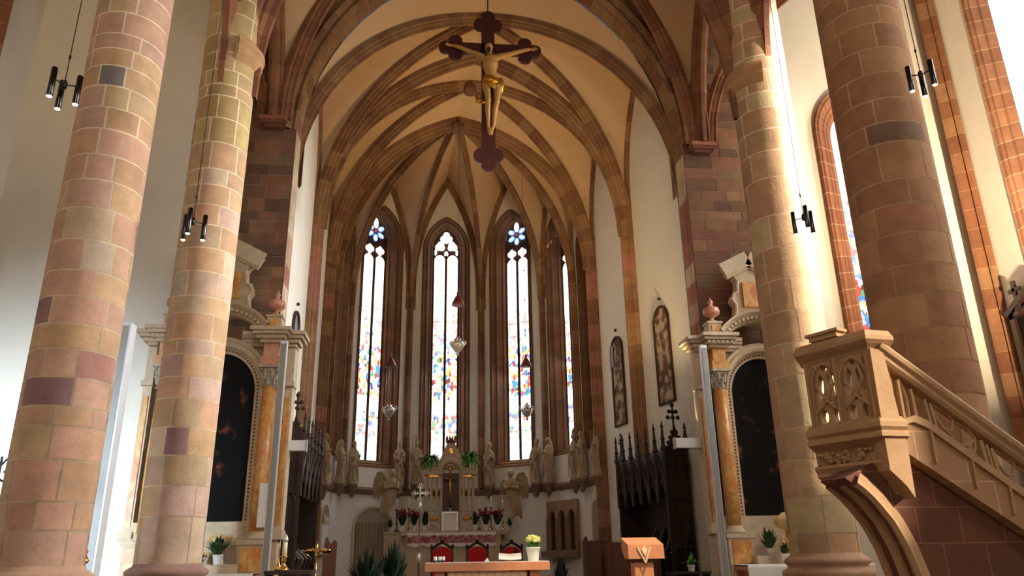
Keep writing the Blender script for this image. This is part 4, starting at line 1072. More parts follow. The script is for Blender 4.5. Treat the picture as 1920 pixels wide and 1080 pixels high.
# =================================================================== CRUCIFIX hung under the chancel arch
def crucifix():
    Y = 18.4; top = at(917, 26, Y); bot = at(915, 318, Y); cen = at(915, 93, Y); c = V((cen.x, Y, cen.z))
    t = thing('crucifix', (c.x, Y, bot.z), 'large hanging dark red crucifix with trefoil ends and gilded loincloth', 'crucifix', world=True)
    mb = MB(); w = .17
    def lobes(p, d, r):                       # three-lobed end
        d = V(d); s = V((d.z, 0, -d.x))
        for q in (p+d*r*1.35, p+s*r*1.05, p-s*r*1.05):
            e = .056+.003*R_.random(); mb.smooth = False; mb.lathe([(r, -e), (r, e)], q, 24, rot=Matrix.Rotation(PI/2, 3, 'X'))
    zt, zb = top.z-c.z, bot.z-c.z
    mb.box(c+V((0, 0, (zt+zb)/2)), (w*2.2, .1, zt-zb-.4)); 
    xl, xr = at(826, 93, Y).x-c.x, at(1011, 93, Y).x-c.x
    mb.box(c+V(((xl+xr)/2, 0, 0)), (xr-xl-.4, .1, w*2))
    lobes(c+V((0, 0, zt-.42)), (0, 0, 1), .2); lobes(c+V((0, 0, zb+.42)), (0, 0, -1), .2); lobes(c+V((xl+.42, 0, 0)), (-1, 0, 0), .2); lobes(c+V((xr-.42, 0, 0)), (1, 0, 0), .2)
    mb.build('cross', M_crosswood, t)
    # carved body, one continuous surface
    f = c+V((.04, -.14, 0)); mb = MB(); mb.smooth = True
    hd = at(916, 97, Y); hip = at(922, 158, Y); ft = at(918, 252, Y); sh = at(918, 112, Y)
    B = lambda x, y, z: V((x, Y-.14+y, z))
    cx = f.x; zs, zh, zf = sh.z-.03, hip.z, ft.z
    L = zs-zh
    mb.tube([B(cx, 0, zs+.16), B(cx, 0, zs+.02), B(cx+.0, -.02, zs-.1), B(cx+.01, -.03, zs-.3), B(cx+.02, -.01, zs-L*.6), B(cx+.03, 0, zs-L*.82), B(cx+.05, 0, zh), B(cx+.05, 0, zh-.12)], [.07, .12, .21, .22, .17, .155, .19, .16], 14, sx=1.0)
    mb.sphere(B(cx-.03, -.1, zs+.26), .13, 12, 10, sc=(.85, 1, 1.15))
    mb.sphere(B(cx-.04, -.21, zs+.23), .03, 6, 6)                     # nose
    mb.tube([B(cx-.04, -.15, zs+.15), B(cx-.04, -.17, zs+.06)], [.07, .03], 8)  # beard
    for s, hx in ((-1, at(846, 92, Y).x), (1, at(996, 90, Y).x)):
        zh_ = c.z+.0
        mb.tube([B(cx+s*.12, 0, zs-.02), B(cx+s*.26, -.02, zs+.02), B(cx+(hx-cx)*.5, -.02, zs+(zh_-zs)*.4), B(cx+(hx-cx)*.8, 0, zs+(zh_-zs)*.8), B(hx-s*.06, .03, zh_)], [.1, .095, .07, .062, .045], 10)
        mb.box(B(hx+s*.03, .03, zh_), (.12, .05, .09))
        for k in range(5):
            a = (-.5+.25*k) if k < 4 else 1.1
            mb.tube([B(hx+s*.07, .02, zh_+.03-.02*k), B(hx+s*(.07+.07*math.cos(a)), -.0, zh_+.07*math.sin(-a)*-1*.9), B(hx+s*(.07+.1*math.cos(a)), -.05, zh_+.09*math.sin(a))], [.02, .018, .014], 6)
        kx = cx+.05+s*.125
        mb.tube([B(cx+.05+s*.09, 0, zh-.02), B(kx+s*.02, -.06, zh-.25), B(kx+.01, -.13, (zh+zf)/2+.12), B(cx+.03+s*.1, -.08, (zh+zf)/2-.15), B(cx+.02+s*.075, 0, zf+.2), B(cx+s*.05, -.02, zf+.06)], [.13, .118, .078, .08, .048, .042], 12)
        mb.tube([B(cx+.0+s*.03, .0, zf+.08), B(cx-.0+s*.03, -.1, zf-.08), B(cx+s*.03, -.12, zf-.16)], [.05, .05, .03], 8)
    voxel(mb, 'figure', M_skin, .02, None).parent = t
    bpy.data.objects[-1] if False else None
    o = t.children[-1]; o.matrix_parent_inverse = Matrix.Translation(-t.location)
    mb = MB(); mb.smooth = True
    mb.sphere(B(cx-.03, -.06, zs+.33), .15, 12, 10, sc=(.98, 1, .9)); mb.tube([B(cx-.14, -.06, zs+.28), B(cx-.15, -.08, zs+.1), B(cx-.12, -.1, zs-.05)], [.05, .05, .03], 8); mb.tube([B(cx+.08, -.06, zs+.28), B(cx+.09, -.06, zs+.1)], [.04, .03], 8)
    mb.tube([B(cx-.04, -.2, zs+.17), B(cx-.04, -.21, zs+.06)], [.06, .03], 8)
    mb.v = [(x, y+.01, z) for x, y, z in mb.v]
    mb.build('hair', M_hair, t)
    mb = MB(); mb.smooth = True; rows = []
    for z, r in ((zh+.1, .2), (zh+.03, .235), (zh-.1, .25), (zh-.22, .245), (zh-.3, .22)):
        rows.append([B(cx+.05+r*1.05*math.cos(a)*(1+.05*math.sin(7*a)), r*.85*math.sin(a)*(1+.08*math.sin(5*a+z*9)), z+.05*math.sin(2*a+.6)) for a in [2*PI*k/28 for k in range(28)]])
    mb.grid(rows, True); 
    mb.tube([B(cx+.28, -.05, zh+.05), B(cx+.33, -.05, zh-.1), B(cx+.3, -.02, zh-.32), B(cx+.32, 0, zh-.42)], [.07, .08, .06, .02], 8)
    mb.tube([B(cx-.18, -.14, zh+.03), B(cx-.0, -.22, zh-.1), B(cx+.2, -.16, zh-.14)], [.05, .06, .05], 8)
    mb.build('loincloth', M_gold, t)
    mb = MB(); g = at(899, 190, Y); mb.smooth = True
    mb.sphere(V((g.x, Y-.05, g.z)), .08, 8, 6, sc=(1, .8, 1.3)); mb.tube([V((g.x-.1, Y-.08, g.z+.14)), V((g.x-.06, Y-.08, g.z-.08)), V((g.x+.1, Y-.03, g.z-.06)), V((g.x+.16, Y, g.z))], .045, 8)
    mb.build('ornament', M_gold, t)
    mb = MB(); mb.tube([c+V((0, 0, zt-.05)), V((c.x, Y, 20.2))], .018, 6); mb.build('hanging_rod', M_black, t)
crucifix()

# =================================================================== PENDANT LAMPS
def pendant(px, py, Y, label, rz, zc=20.8):
    p = at(px, py, Y); t = thing('pendant_lamp', p, label, 'lamp', 'three-tube pendant lamps', rz=rz)
    mb = MB(); mb.smooth = True; mb.tube([(0, 0, .02), (0, 0, zc-p.z)], .006, 6); mb.tube([(0, 0, .42), (0, 0, .47)], .016, 8); mb.build('cable', M_black, t)
    mb = MB(); mb.smooth = True; mb.lathe([(.03, -.03), (.035, .0), (.035, .06), (.012, .1)], (0, 0, 0), 12)
    for k in range(3):
        a = 2*PI*k/3; d = V((math.cos(a), math.sin(a), 0)); mb.tube([d*.02+V((0, 0, .02)), d*.2+V((0, 0, .02))], .009, 8)
    mb.build('hub', M_black, t)
    for k in range(3):
        a = 2*PI*k/3; d = V((math.cos(a), math.sin(a), 0))*.17
        mb = MB(); mb.smooth = True; mb.lathe([(.034, -.25), (.038, -.24), (.038, .16), (.034, .17)], d, 16); tb = mb.build('lamp_tube', M_chrome, t)
        mb = MB(); mb.smooth = True; mb.lathe([(.02, -.262), (.03, -.256), (.034, -.25), (.03, -.24)], d, 14); mb.build('bulb', lampglow, tb)
    return t
pendant(120, 162, 9.0, 'black three-tube pendant lamp against the white aisle wall beside the big corner pillar', .1)
pendant(362, 418, 11.3, 'black three-tube pendant lamp hanging before the pillar of the left altar', .5)
pendant(1727, 143, 9.0, 'black three-tube pendant lamp hanging right of the thick brown pillar', .9)
pendant(1507, 410, 11.6, 'black three-tube pendant lamp hanging before the sunlit pillar', .3)

# =================================================================== grey column loudspeakers, floodlights on the arch jambs
def column_speaker(a, b, Y, label, w=.15, d=.13):
    A, B = at(*a, Y), at(*b, Y); x = (A.x+B.x)/2; t = thing('column_loudspeaker', (x, Y, 0), label, 'loudspeaker', 'tall grey column loudspeakers')
    mb = MB(); mb.box((0, 0, (A.z+.25)/2), (w, d, A.z-.25)); mb.build('cabinet', M_whitemetal, t)
    mb = MB(); mb.box((0, -d/2-.008, (A.z+.25)/2), (w*.8, .016, A.z-.4)); mb.build('grille', M_gray, t)
    mb = MB(); mb.box((0, 0, .13), (w*1.8, d*1.8, .26)); mb.build('base', M_gray, t)
    return t
column_speaker((232, 608), (168, 1075), 16.2, 'tall grey column loudspeaker beside the left altar, partly behind the near pillar', .34, .3)
column_speaker((538, 640), (492, 1075), 17.4, 'tall slim grey column loudspeaker between the left altar and the choir stall')
column_speaker((1319, 648), (1358, 1075), 17.4, 'tall slim grey column loudspeaker between the right altar and the choir stall')

def floodlight(px, py, w, Y, label, rz):
    p = at(px, py, Y); t = thing('floodlight', p, label, 'light fixture', 'white box floodlights on the arch jambs', rz=rz)
    mb = MB(); mb.box((0, 0, 0), (w, .18, .24)); mb.build('housing', M_whitemetal, t)
    mb = MB(); mb.box((-w/2-.01, 0, 0), (.03, .2, .28)); mb.box((w/2+.01, 0, 0), (.03, .2, .28)); mb.build('end_cap', M_gray, t)
    mb = MB(); mb.box((0, .2, -.0), (.08, .26, .08)); mb.build('bracket', M_black, t)
    return t
floodlight(545, 836, .72, 18.9, 'white box floodlight fixed beside the left choir stall', 0)
floodlight(1289, 831, .64, 18.9, 'white box floodlight with metal ends fixed beside the right choir stall', .0)

p = at(500, 947, 18.2); t = thing('notice_board', p, 'plain white board hung behind the slim loudspeaker beside the left choir stall', 'board')
mb = MB(); mb.box((0, 0, 0), (.36, .04, .95)); mb.build('panel', M_white, t)
mb = MB(); mb.box((0, .04, 0), (.06, .06, 1.0)); mb.build('mount', M_gray, t)

# small things at the left edge
p = at(2, 868, 13.5); t = thing('wrought_iron_stand', (p.x, 13.5, 0), 'dark wrought iron candle stand with curled arms at the left edge of the picture', 'candle stand')
mb = MB(); mb.tube([(0, 0, 0), (0, 0, p.z+.1)], .02, 8); mb.lathe([(.25, 0), (.25, .03), (.05, .08)], (0, 0, 0), 14); mb.build('pole', M_black, t)
for s in (-1, 1):
    mb = MB(); mb.tube([(0, 0, p.z-.25), (s*.1, 0, p.z-.3), (s*.17, 0, p.z-.2), (s*.13, 0, p.z-.1), (s*.07, 0, p.z-.15)], .02, 8); mb.tube([(0, 0, p.z-.05), (s*.08, 0, p.z+.06), (s*.15, 0, p.z+.0), (s*.12, 0, p.z-.06)], .018, 8); mb.build('curled_arm', M_black, t)
p = at(160, 1032, 12.8); t = thing('processional_staff', (p.x, 12.8, 0), 'short red and gold processional staff top beside the base of the near pillar', 'staff')
mb = MB(); mb.smooth = True; mb.lathe([(.02, 0), (.02, p.z-.3), (.05, p.z-.26), (.03, p.z-.2), (.06, p.z-.12), (.03, p.z-.06), (.05, p.z-.02), (.01, p.z+.04)], (0, 0, 0), 12); mb.build('shaft', M_red, t)
mb = MB(); mb.smooth = True; mb.lathe([(.055, p.z-.19), (.075, p.z-.15), (.055, p.z-.11)], (0, 0, 0), 12); mb.build('gilt_knop', M_gold, t)
# =================================================================== WALL PICTURES in pointed frames on the chancel walls
def wall_at(px, py, A, B):                    # pixel -> point on the wall line A-B
    u = V((B[0]-A[0], B[1]-A[1], 0)).normalized(); n = V((-u.y, u.x, 0))
    if n.dot(V((1, 25, 0))-V((A[0], A[1], 0))) < 0: n = -n
    return atl(px, py, V((A[0], A[1], 0)), n), u, n
def pointed_picture(A, B, pxc, ytop, ybot, w, label, m=None):
    p, u, n = wall_at(pxc, ybot, A, B); q, _, _ = wall_at(pxc, ytop, A, B); H = q.z-p.z
    t = thing('pointed_picture', p, label, 'picture', 'pointed pictures on the chancel walls', world=True)
    C = parch(w/2, 0, H-w*.75, 1.1); C2 = parch(w/2-.07, .07, H-w*.75, 1.1)
    F = lambda x, z, d: p+u*x+n*d+V((0, 0, z))
    mb = MB(); rows = []
    for (x, z), (x2, z2) in zip(C+[C[0]], C2+[C2[0]]):
        rows.append([F(x, z, .01), F(x, z, .07), F(x*.6+x2*.4, z*.6+z2*.4, .09), F(x2, z2, .05), F(x2, z2, .03)])
    mb.grid(rows); mb.build('frame', M_frame, t)
    mb = MB(); mb.poly([F(x, z, .035) for x, z in C2]); mb.build('painted_panel', m or M_paint2, t)
    mb = MB(); mb.sphere(F(0, H+.02, .05), .05, 8, 6); mb.build('finial', M_frame, t)
pointed_picture(CH_R[0], CH_R[1], 1254, 552, 757, .92, 'tall pale pointed picture on the right chancel wall next to the arch', M_paint2)
pointed_picture(CH_R[1], CH_R[2], 1167, 613, 798, .92, 'darker narrow pointed picture on the right chancel wall beyond the dark shaft', M_paint2)
pointed_picture(CH_L[0], CH_L[1], 541, 545, 752, .9, 'pointed picture seen edge on, beside the left arch jamb', M_frame)
pointed_picture(CH_L[1], CH_L[2], 567, 605, 810, .86, 'pointed picture seen edge on, deeper along the left chancel wall', M_frame)
p, u, n = wall_at(1150, 670, CH_R[1], CH_R[2])
t = thing('wall_plaque', p, 'small narrow brown plaque on the wall left of the darker pointed picture', 'plaque', world=True)
mb = MB(); mb.box(p+n*.04, (.3, .07, .75), rz=math.atan2(u.y, u.x)); mb.build('board', M_wood2, t)

# =================================================================== STATUES
def robed(seed, pose):
    rnd = random.Random(seed); mb = MB(); mb.smooth = True
    f1, f2 = rnd.uniform(0, 6), rnd.uniform(0, 6)
    sway = lambda z: .05*math.sin(z*2.2+f1)
    n = 40; rows = []
    for z, rx, ry, amp in ((0, .30, .24, .1), (.03, .31, .25, .13), (.3, .27, .22, .15), (.6, .235, .2, .13), (.85, .23, .195, .1), (1.05, .22, .18, .08), (1.25, .23, .17, .06), (1.38, .235, .155, .03), (1.46, .17, .12, .0), (1.5, .08, .08, 0), (1.56, .065, .07, 0)):
        rows.append([V((sway(z)+rx*math.cos(a)*(1+amp*math.sin(9*a+f2+z*2.2)+amp*.5*math.sin(5*a-z*3+f1)), ry*math.sin(a)*(1+amp*math.sin(9*a+f2+z*2.2)+amp*.5*math.sin(5*a-z*3+f1)), z)) for a in [2*PI*k/n for k in range(n)]])
    ids = mb.grid(rows, True); mb.face(ids[0][::-1]); mb.face(ids[-1])
    sx = sway(1.6)
    mb.sphere((sx, -.02, 1.66), .115, 12, 10, sc=(.86, 1, 1.2))
    mb.sphere((sx, -.14, 1.65), .026, 6, 5)                                  # nose
    mb.sphere((sx, .03, 1.7), .125, 12, 10, sc=(.95, 1, 1.1))                # hair
    if pose in (0, 2): mb.tube([(sx, -.09, 1.59), (sx, -.11, 1.48), (sx, -.09, 1.4)], [.07, .06, .02], 8)   # beard
    if pose == 1: mb.tube([(sx, .02, 1.78), (sx, .02, 1.9), (sx, .02, 2.02)], [.12, .1, .02], 10)            # mitre
    if pose == 3:                                                             # veil
        mb.tube([(sx, .06, 1.76), (sx, .1, 1.6), (sx, .14, 1.3), (sx, .16, .9)], [.13, .16, .2, .16], 12)
    S = [(-.2+sway(1.35), 0, 1.36), (.2+sway(1.35), 0, 1.36)]
    A = {0: [[(-.28, -.06, 1.1), (-.14, -.22, 1.08)], [(.3, -.02, 1.08), (.2, -.24, 1.16)]],
         1: [[(-.3, -.04, 1.12), (-.28, -.2, 1.3)], [(.28, -.05, 1.08), (.08, -.24, 1.05)]],
         2: [[(-.3, -.02, 1.08), (-.24, -.2, .96)], [(.3, -.06, 1.14), (.1, -.22, 1.24)]],
         3: [[(-.26, -.08, 1.1), (-.04, -.24, 1.2)], [(.26, -.08, 1.1), (.04, -.24, 1.2)]]}[pose]
    for s, (e, h) in zip(S, A):
        mb.tube([s, e, h], [.1, .1, .075], 10); mb.sphere(h, .055, 8, 6, sc=(1, 1.3, 1))
        mb.tube([e, (e[0]*.9, e[1]-.05, e[2]-.35)], [.09, .03], 8)           # hanging sleeve
    # mantle sweeping across the front
    mb.tube([(.24, -.08, 1.3), (.05, -.2, 1.0), (-.2, -.18, .7), (-.26, -.1, .35)], [.07, .08, .08, .05], 8)
    mb.tube([(-.22, -.1, 1.28), (-.08, -.2, .9), (.14, -.22, .5), (.24, -.14, .15)], [.06, .06, .07, .05], 8)
    if pose == 0: mb.tube([(-.17, -.26, .1), (-.14, -.24, 1.08), (-.12, -.22, 1.75)], .022, 6)               # staff
    if pose == 1: mb.tube([(-.3, -.22, .05), (-.28, -.21, 1.3), (-.27, -.2, 1.95), (-.2, -.2, 2.03), (-.17, -.2, 1.94)], .024, 6)
    if pose == 2: mb.box((.08, -.26, 1.22), (.16, .06, .22))
    mb.lathe([(.3, -.1), (.3, -.02), (.27, .03)], (0, 0, 0), 12)
    return mb
def corbel_mb():
    mb = MB(); mb.lathe([(.05, -.62), (.1, -.55), (.16, -.45), (.14, -.42), (.25, -.22), (.28, -.2), (.3, -.16), (.3, -.1)], (0, 0, 0), 8); return mb
PROTO = []
for k in range(4):
    t = thing('saint_statue', (0, 0, 0), 'x', 'statue', 'stone saints round the apse')
    voxel(robed(40+k, k), 'body', M_statue, .017, t, 1)
    corbel_mb().build('corbel', M_statue2 if False else stone_brown, t); PROTO.append(t)
SPOTS = [(606, 905, 3, .5, 'carved stone saint raising a hand, first of the apse statues beside the left choir stall', 1.0),
         (637, 903, 3, .45, 'stone saint statue with a long robe standing left of the left stained window', 4),
         (661, 905, 0, .35, 'stone saint statue with staff standing hard against the left edge of the left stained window', 4),
         (747, 905, 2, .15, 'stone saint statue right of the left stained window, above the stone angel', 5),
         (781, 905, 1, .1, 'shadowed stone saint statue just left of the altar fern', 5),
         (918, 908, 0, -.1, 'stone saint statue just right of the altar fern, before the centre pier', 5.5),
         (1006, 903, 2, -.3, 'stone saint statue hard against the right edge of the right stained window', 4.5),
         (1029, 901, 3, -.4, 'stone saint statue in a folded robe standing right of the right stained window', 4.5),
         (1079, 896, 1, -.5, 'stone saint statue below the narrow oblique window on the right', 3.5),
         (1092, 893, 3, -.55, 'stone saint statue right beside the one below the oblique right window', 3),
         (1121, 888, 0, -.6, 'slender stone saint statue nearest the right choir stall pinnacles', 2)]
used = set()
def wall_hit(px, py, off=.25):
    best = None
    chain = CH_L+CH_R[::-1]
    for A, B in zip(chain, chain[1:]):
        p, u, n = wall_at(px, py, A, B); s = (p-V((A[0], A[1], p.z))).dot(u); L = (V(B)-V(A)).length
        if -.35 < s < L+.35 and p.y > 5 and (best is None or p.y < best[0].y): best = (p, u, n)
    p, u, n = best
    return atl(px, py, p+n*off, n), n
for (px, py, k, rz, lab, d) in SPOTS:
    p, n = wall_hit(px, py); o = PROTO[k] if k not in used else copy_tree(PROTO[k]); used.add(k)
    o.location = p; f = math.atan2(-n.x, -n.y)*-1; o.rotation_euler = (0, 0, math.atan2(n.y, n.x)+PI/2+rz*.3); o['label'] = lab
    hpx = {1.0: 92, 4: 78, 5: 78, 5.5: 78, 4.5: 80, 3.5: 84, 3: 84, 2: 86}[d]
    h = (at(px, py-hpx, p.y).z-p.z)/1.8; o.scale = (h*.8, h*.8, h)

# =================================================================== ANGELS by the high altar
def angel(px, py, Y, side, h, label):
    p = at(px, py, Y); t = thing('angel_statue', p, label, 'statue', 'winged angels at the high altar')
    mb = MB(); mb.smooth = True; s = side
    n = 32; rows = []
    for z, x, rx, ry, a_ in ((0, -.22, .1, .09, .1), (.15, -.18, .17, .15, .15), (.45, -.06, .22, .2, .16), (.75, .02, .22, .2, .12), (1.0, .06, .2, .17, .06), (1.2, .06, .22, .15, .02), (1.32, .06, .15, .11, 0), (1.4, .06, .07, .07, 0)):
        rows.append([V((-s*(x+rx*math.cos(a)*(1+a_*math.sin(8*a+z*4))), ry*math.sin(a)*(1+a_*math.sin(7*a+z*3)), z)) for a in [2*PI*k/n for k in range(n)]])
    ids = mb.grid(rows, True); mb.face(ids[0][::-1]); mb.face(ids[-1])
    mb.sphere((-s*.08, -.04, 1.55), .12, 12, 10, sc=(.9, 1, 1.15)); mb.sphere((-s*.06, .01, 1.58), .135, 12, 8); mb.sphere((-s*.1, -.16, 1.54), .025, 6, 5)
    for q in (-1, 1):
        mb.tube([(-s*.06+q*.19, 0, 1.24), (-s*.06+q*.24, -.12, 1.0), (-s*.16, -.3, 1.04)], [.09, .08, .055], 10)
        mb.sphere((-s*.18, -.33, 1.06), .06, 8, 6)
    mb.tube([(-s*-.1, .05, .5), (-s*-.25, .1, .2), (-s*-.34, .1, -.12)], [.16, .1, .03], 10)
    mb.tube([(-s*.0, -.1, .4), (-s*-.05, -.12, .1), (-s*.06, -.16, -.1)], [.13, .09, .05], 10)
    body = voxel(mb, 'body', M_statue, .018, t, 1)
    for w_, (k_, sz) in enumerate(((s, 1.0), (-s, .55))):
        mb = MB(); o_ = V((s*.06 if w_ == 0 else -s*.14, .16, 1.02))
        prof = [(0, 0), (.06, .3), (.16, .5), (.3, .6), (.44, .56), (.54, .4), (.58, .15), (.56, -.15), (.52, -.42), (.44, -.3), (.36, -.42), (.3, -.26), (.2, -.3), (.12, -.14)]
        W = lambda x, z, y=0: o_+V((k_*x*sz, .1*x*sz+y, z*sz))
        mb.prism([W(x, z) for x, z in prof], (0, .05, 0))
        for q in range(7):
            f = q/6; a0 = (.1+.36*f, .35+.16*math.sin(PI*f)); a1 = (.14+.42*f, -.12-.24*f)
            mb.tube([W(*a0, -.01), W((a0[0]+a1[0])/2+.03, (a0[1]+a1[1])/2, -.02), W(*a1, -.01)], [.03*sz, .045*sz, .012], 6)
        mb.tube([W(.0, 0, -.01), W(.07, .32, -.02), (W(.18, .52, -.02)), W(.32, .6, -.02), W(.46, .55, -.01)], [.04*sz, .05*sz, .05*sz, .045*sz, .03*sz], 8)
        mb.build('wing', M_statue, t)
    t.scale = (h,)*3
angel(729, 968, 28.6, -1, .96, 'winged stone angel leaning towards the altar above the curtained niche')
angel(962, 968, 28.6, 1, .96, 'winged stone angel with folded hands right of the high altar')

# =================================================================== HIGH ALTAR
YA = 29.2
def hp(x, y, Y=YA): return at(x, y, Y)
def high_altar():
    c = hp(845, 1000); t = thing('high_altar', (c.x, YA, 1.1), 'stone high altar with a gabled tabernacle and slender columns under the centre window', 'altar', world=True)
    X = lambda px: hp(px, 900).x; Z = lambda py: hp(845, py).z
    bx = lambda mb, x0, y0, x1, y1, d, yo=0: mb.box(((X(x0)+X(x1))/2, YA+yo, (Z(y0)+Z(y1))/2), (X(x1)-X(x0), d, abs(Z(y0)-Z(y1))))
    mb = MB(); bx(mb, 765, 1003, 935, 1064, .9, -.3); bx(mb, 757, 996, 945, 1004, 1.0, -.3); bx(mb, 745, 1056, 950, 1085, 1.3, -.3)
    mb.build('mensa', M_cream, t)
    mb = MB(); bx(mb, 722, 996, 957, 1000, .5, .25); bx(mb, 724, 1000, 955, 1060, .4, .25); mb.build('back_shelf', M_cream, t)
    mb = MB(); bx(mb, 804, 961, 826, 999, .5); bx(mb, 863, 961, 886, 999, .5); bx(mb, 826, 961, 863, 999, .4, .05); mb.build('pedestal', M_greymarble, t)
    for x in (815, 875):
        mb = MB(); mb.sphere((X(x-3), YA-.27, Z(973)), .09, 8, 6, sc=(1, .4, .8)); mb.sphere((X(x+3), YA-.27, Z(973)), .09, 8, 6, sc=(1, .4, .8)); mb.build('gilt_emblem', M_gold, t)
    mb = MB(); bx(mb, 832, 965, 856, 999, .06, -.24); dr = mb.build('tabernacle_door', M_white, t)
    mb = MB(); bx(mb, 829, 961, 832, 1000, .08, -.25); bx(mb, 856, 961, 859, 1000, .08, -.25); bx(mb, 829, 960, 859, 964, .1, -.25); mb.build('door_frame', M_silver, dr)
    for x in (801, 809, 819, 869, 879, 887):                      # slender columns
        mb = MB(); mb.smooth = True; mb.lathe([(.075, 0), (.075, .06), (.05, .1), (.05, Z(893)-Z(960)-.12), (.075, Z(893)-Z(960)-.06), (.08, Z(893)-Z(960))], (X(x), YA-.12 if x in (809, 819, 869, 879) else YA+.1, Z(960)), 14)
        cc = mb.build('column', M_cream, t)
        mb = MB(); mb.box((X(x), YA-.12 if x in (809, 819, 869, 879) else YA+.1, Z(892)), (.17, .17, .1)); mb.build('gilt_capital', M_gold, cc)
    mb = MB(); bx(mb, 796, 884, 828, 891, .6); bx(mb, 865, 884, 894, 891, .6); bx(mb, 800, 878, 826, 884, .5); bx(mb, 866, 878, 890, 884, .5); bx(mb, 826, 885, 830, 960, .3, .1); bx(mb, 861, 885, 865, 960, .3, .1)
    # canopy arch and gable
    cx, zr, R = X(845), Z(893), (X(864)-X(826))/2
    rows = []
    for k in range(17):
        a = PI*k/16; rows.append([(cx+rr*math.cos(a), YA+y, zr+rr*1.25*math.sin(a)) for rr, y in ((R, .2), (R, -.26), (R*1.12, -.3), (R*1.3, -.3), (R*1.36, -.24), (R*1.36, .2))])
    mb.grid(rows)
    pts = [(X(822), YA-.2, Z(868)), (X(829), YA-.2, Z(852)), (X(835), YA-.2, Z(838)), (X(838), YA-.2, Z(832)), (X(852), YA-.2, Z(832)), (X(856), YA-.2, Z(840)), (X(862), YA-.2, Z(852)), (X(868), YA-.2, Z(868))]
    mb.prism(pts, (0, .36, 0)); bx(mb, 820, 864, 826, 880, .4, -.02); bx(mb, 864, 864, 870, 880, .4, -.02)
    mb.build('canopy', M_cream, t)
    mb = MB(); bx(mb, 827, 886, 863, 960, .05, .22); mb.build('niche_back', M_wood2, t)
    mb = MB(); mb.box((cx, YA-.24, Z(847)), (.05, .04, .2)); mb.box((cx, YA-.24, Z(847)), (.14, .04, .05)); mb.bar((cx-.07, YA-.24, Z(843)), (cx+.07, YA-.24, Z(851)), .03); mb.build('gilt_monogram', M_gold, t)
    mb = MB(); n = 10                                              # little crown of points on top
    mb.smooth = True; mb.lathe([(.16, 0), (.2, .06), (.17, .12)], (cx, YA, Z(832)), 16); mb.smooth = False
    for k in range(n):
        a = 2*PI*k/n; mb.lathe([(.03, 0), (.035, .08), (.005, .2)], (cx+.17*math.cos(a), YA+.17*math.sin(a), Z(832)+.1), 6)
    mb.sphere((cx, YA, Z(826)), .1, 8, 6); mb.build('crown', M_wood2, t)
    return t
high_altar()
c = hp(844, 915); t = thing('altar_cross', (c.x, YA-.1, hp(844, 960).z), 'small gilded crucifix standing in the niche of the high altar', 'cross', world=True)
mb = MB(); z0, z1 = hp(844, 958).z, hp(844, 880).z; mb.bar((c.x, YA-.05, z0), (c.x, YA-.05, z1), .04); mb.bar((c.x-.28, YA-.05, z0+(z1-z0)*.78), (c.x+.28, YA-.05, z0+(z1-z0)*.78), .04); mb.build('cross', M_wood, t)
mb = MB(); mb.smooth = True; zz = z0+(z1-z0)*.78
mb.tube([(c.x, YA-.1, zz+.02), (c.x, YA-.12, zz-.2), (c.x, YA-.11, zz-.45), (c.x, YA-.1, zz-.72)], [.05, .06, .05, .03], 8); mb.sphere((c.x, YA-.12, zz+.1), .05, 8, 6)
for s in (-1, 1): mb.tube([(c.x, YA-.1, zz), (c.x+s*.14, YA-.1, zz-.02), (c.x+s*.26, YA-.09, zz+.03)], [.035, .025, .018], 6)
mb.sphere((c.x, YA-.08, z1+.02), .09, 8, 6, sc=(1, .5, 1)); mb.build('figure', M_gold, t)

# red and white lace cloth over the front of the high altar
def lace_cloth():
    X = lambda px: hp(px, 1000, YA-.78).x; z0, z1 = hp(850, 1000, YA-.8).z, hp(850, 1018, YA-.8).z
    t = thing('altar_cloth', ((X(764)+X(930))/2, YA-.6, z0), 'white lace cloth with a red patterned band on the high altar', 'tablecloth', world=True)
    mb = MB(); xa, xb = X(764), X(930); n = 60
    mb.grid([[(xa+(xb-xa)*k/n, YA+.1, z0+.03) for k in range(n+1)], [(xa+(xb-xa)*k/n, YA-.82, z0+.03) for k in range(n+1)], [(xa+(xb-xa)*k/n, YA-.83-.012*math.sin(k), z0-.1) for k in range(n+1)]]); mb.build('linen', M_white, t)
    mb = MB()
    mb.grid([[(xa+(xb-xa)*k/n, YA-.835, z0+.0-.06) for k in range(n+1)], [(xa+(xb-xa)*k/n, YA-.84-.012*math.sin(k), z1-.02) for k in range(n+1)]]); b = mb.build('red_band', M_redlace, t)
    mb = MB()
    for k in range(n):
        x0, x1 = xa+(xb-xa)*k/n, xa+(xb-xa)*(k+1)/n; zz = z1-.02-.07*abs(math.sin(k*PI/10))
        mb.prism([(x0, YA-.85, z1), (x1, YA-.85, z1), (x1, YA-.85, zz-.02), ((x0+x1)/2, YA-.85, zz-.07), (x0, YA-.85, zz-.02)], (0, .006, 0))
    mb.build('lace_edge', M_white, t)
M_redlace = mat('red_lace', (190, 150, 150), rough=.8, noise=.1, scale=9, col2=(150, 40, 56))
lace_cloth()

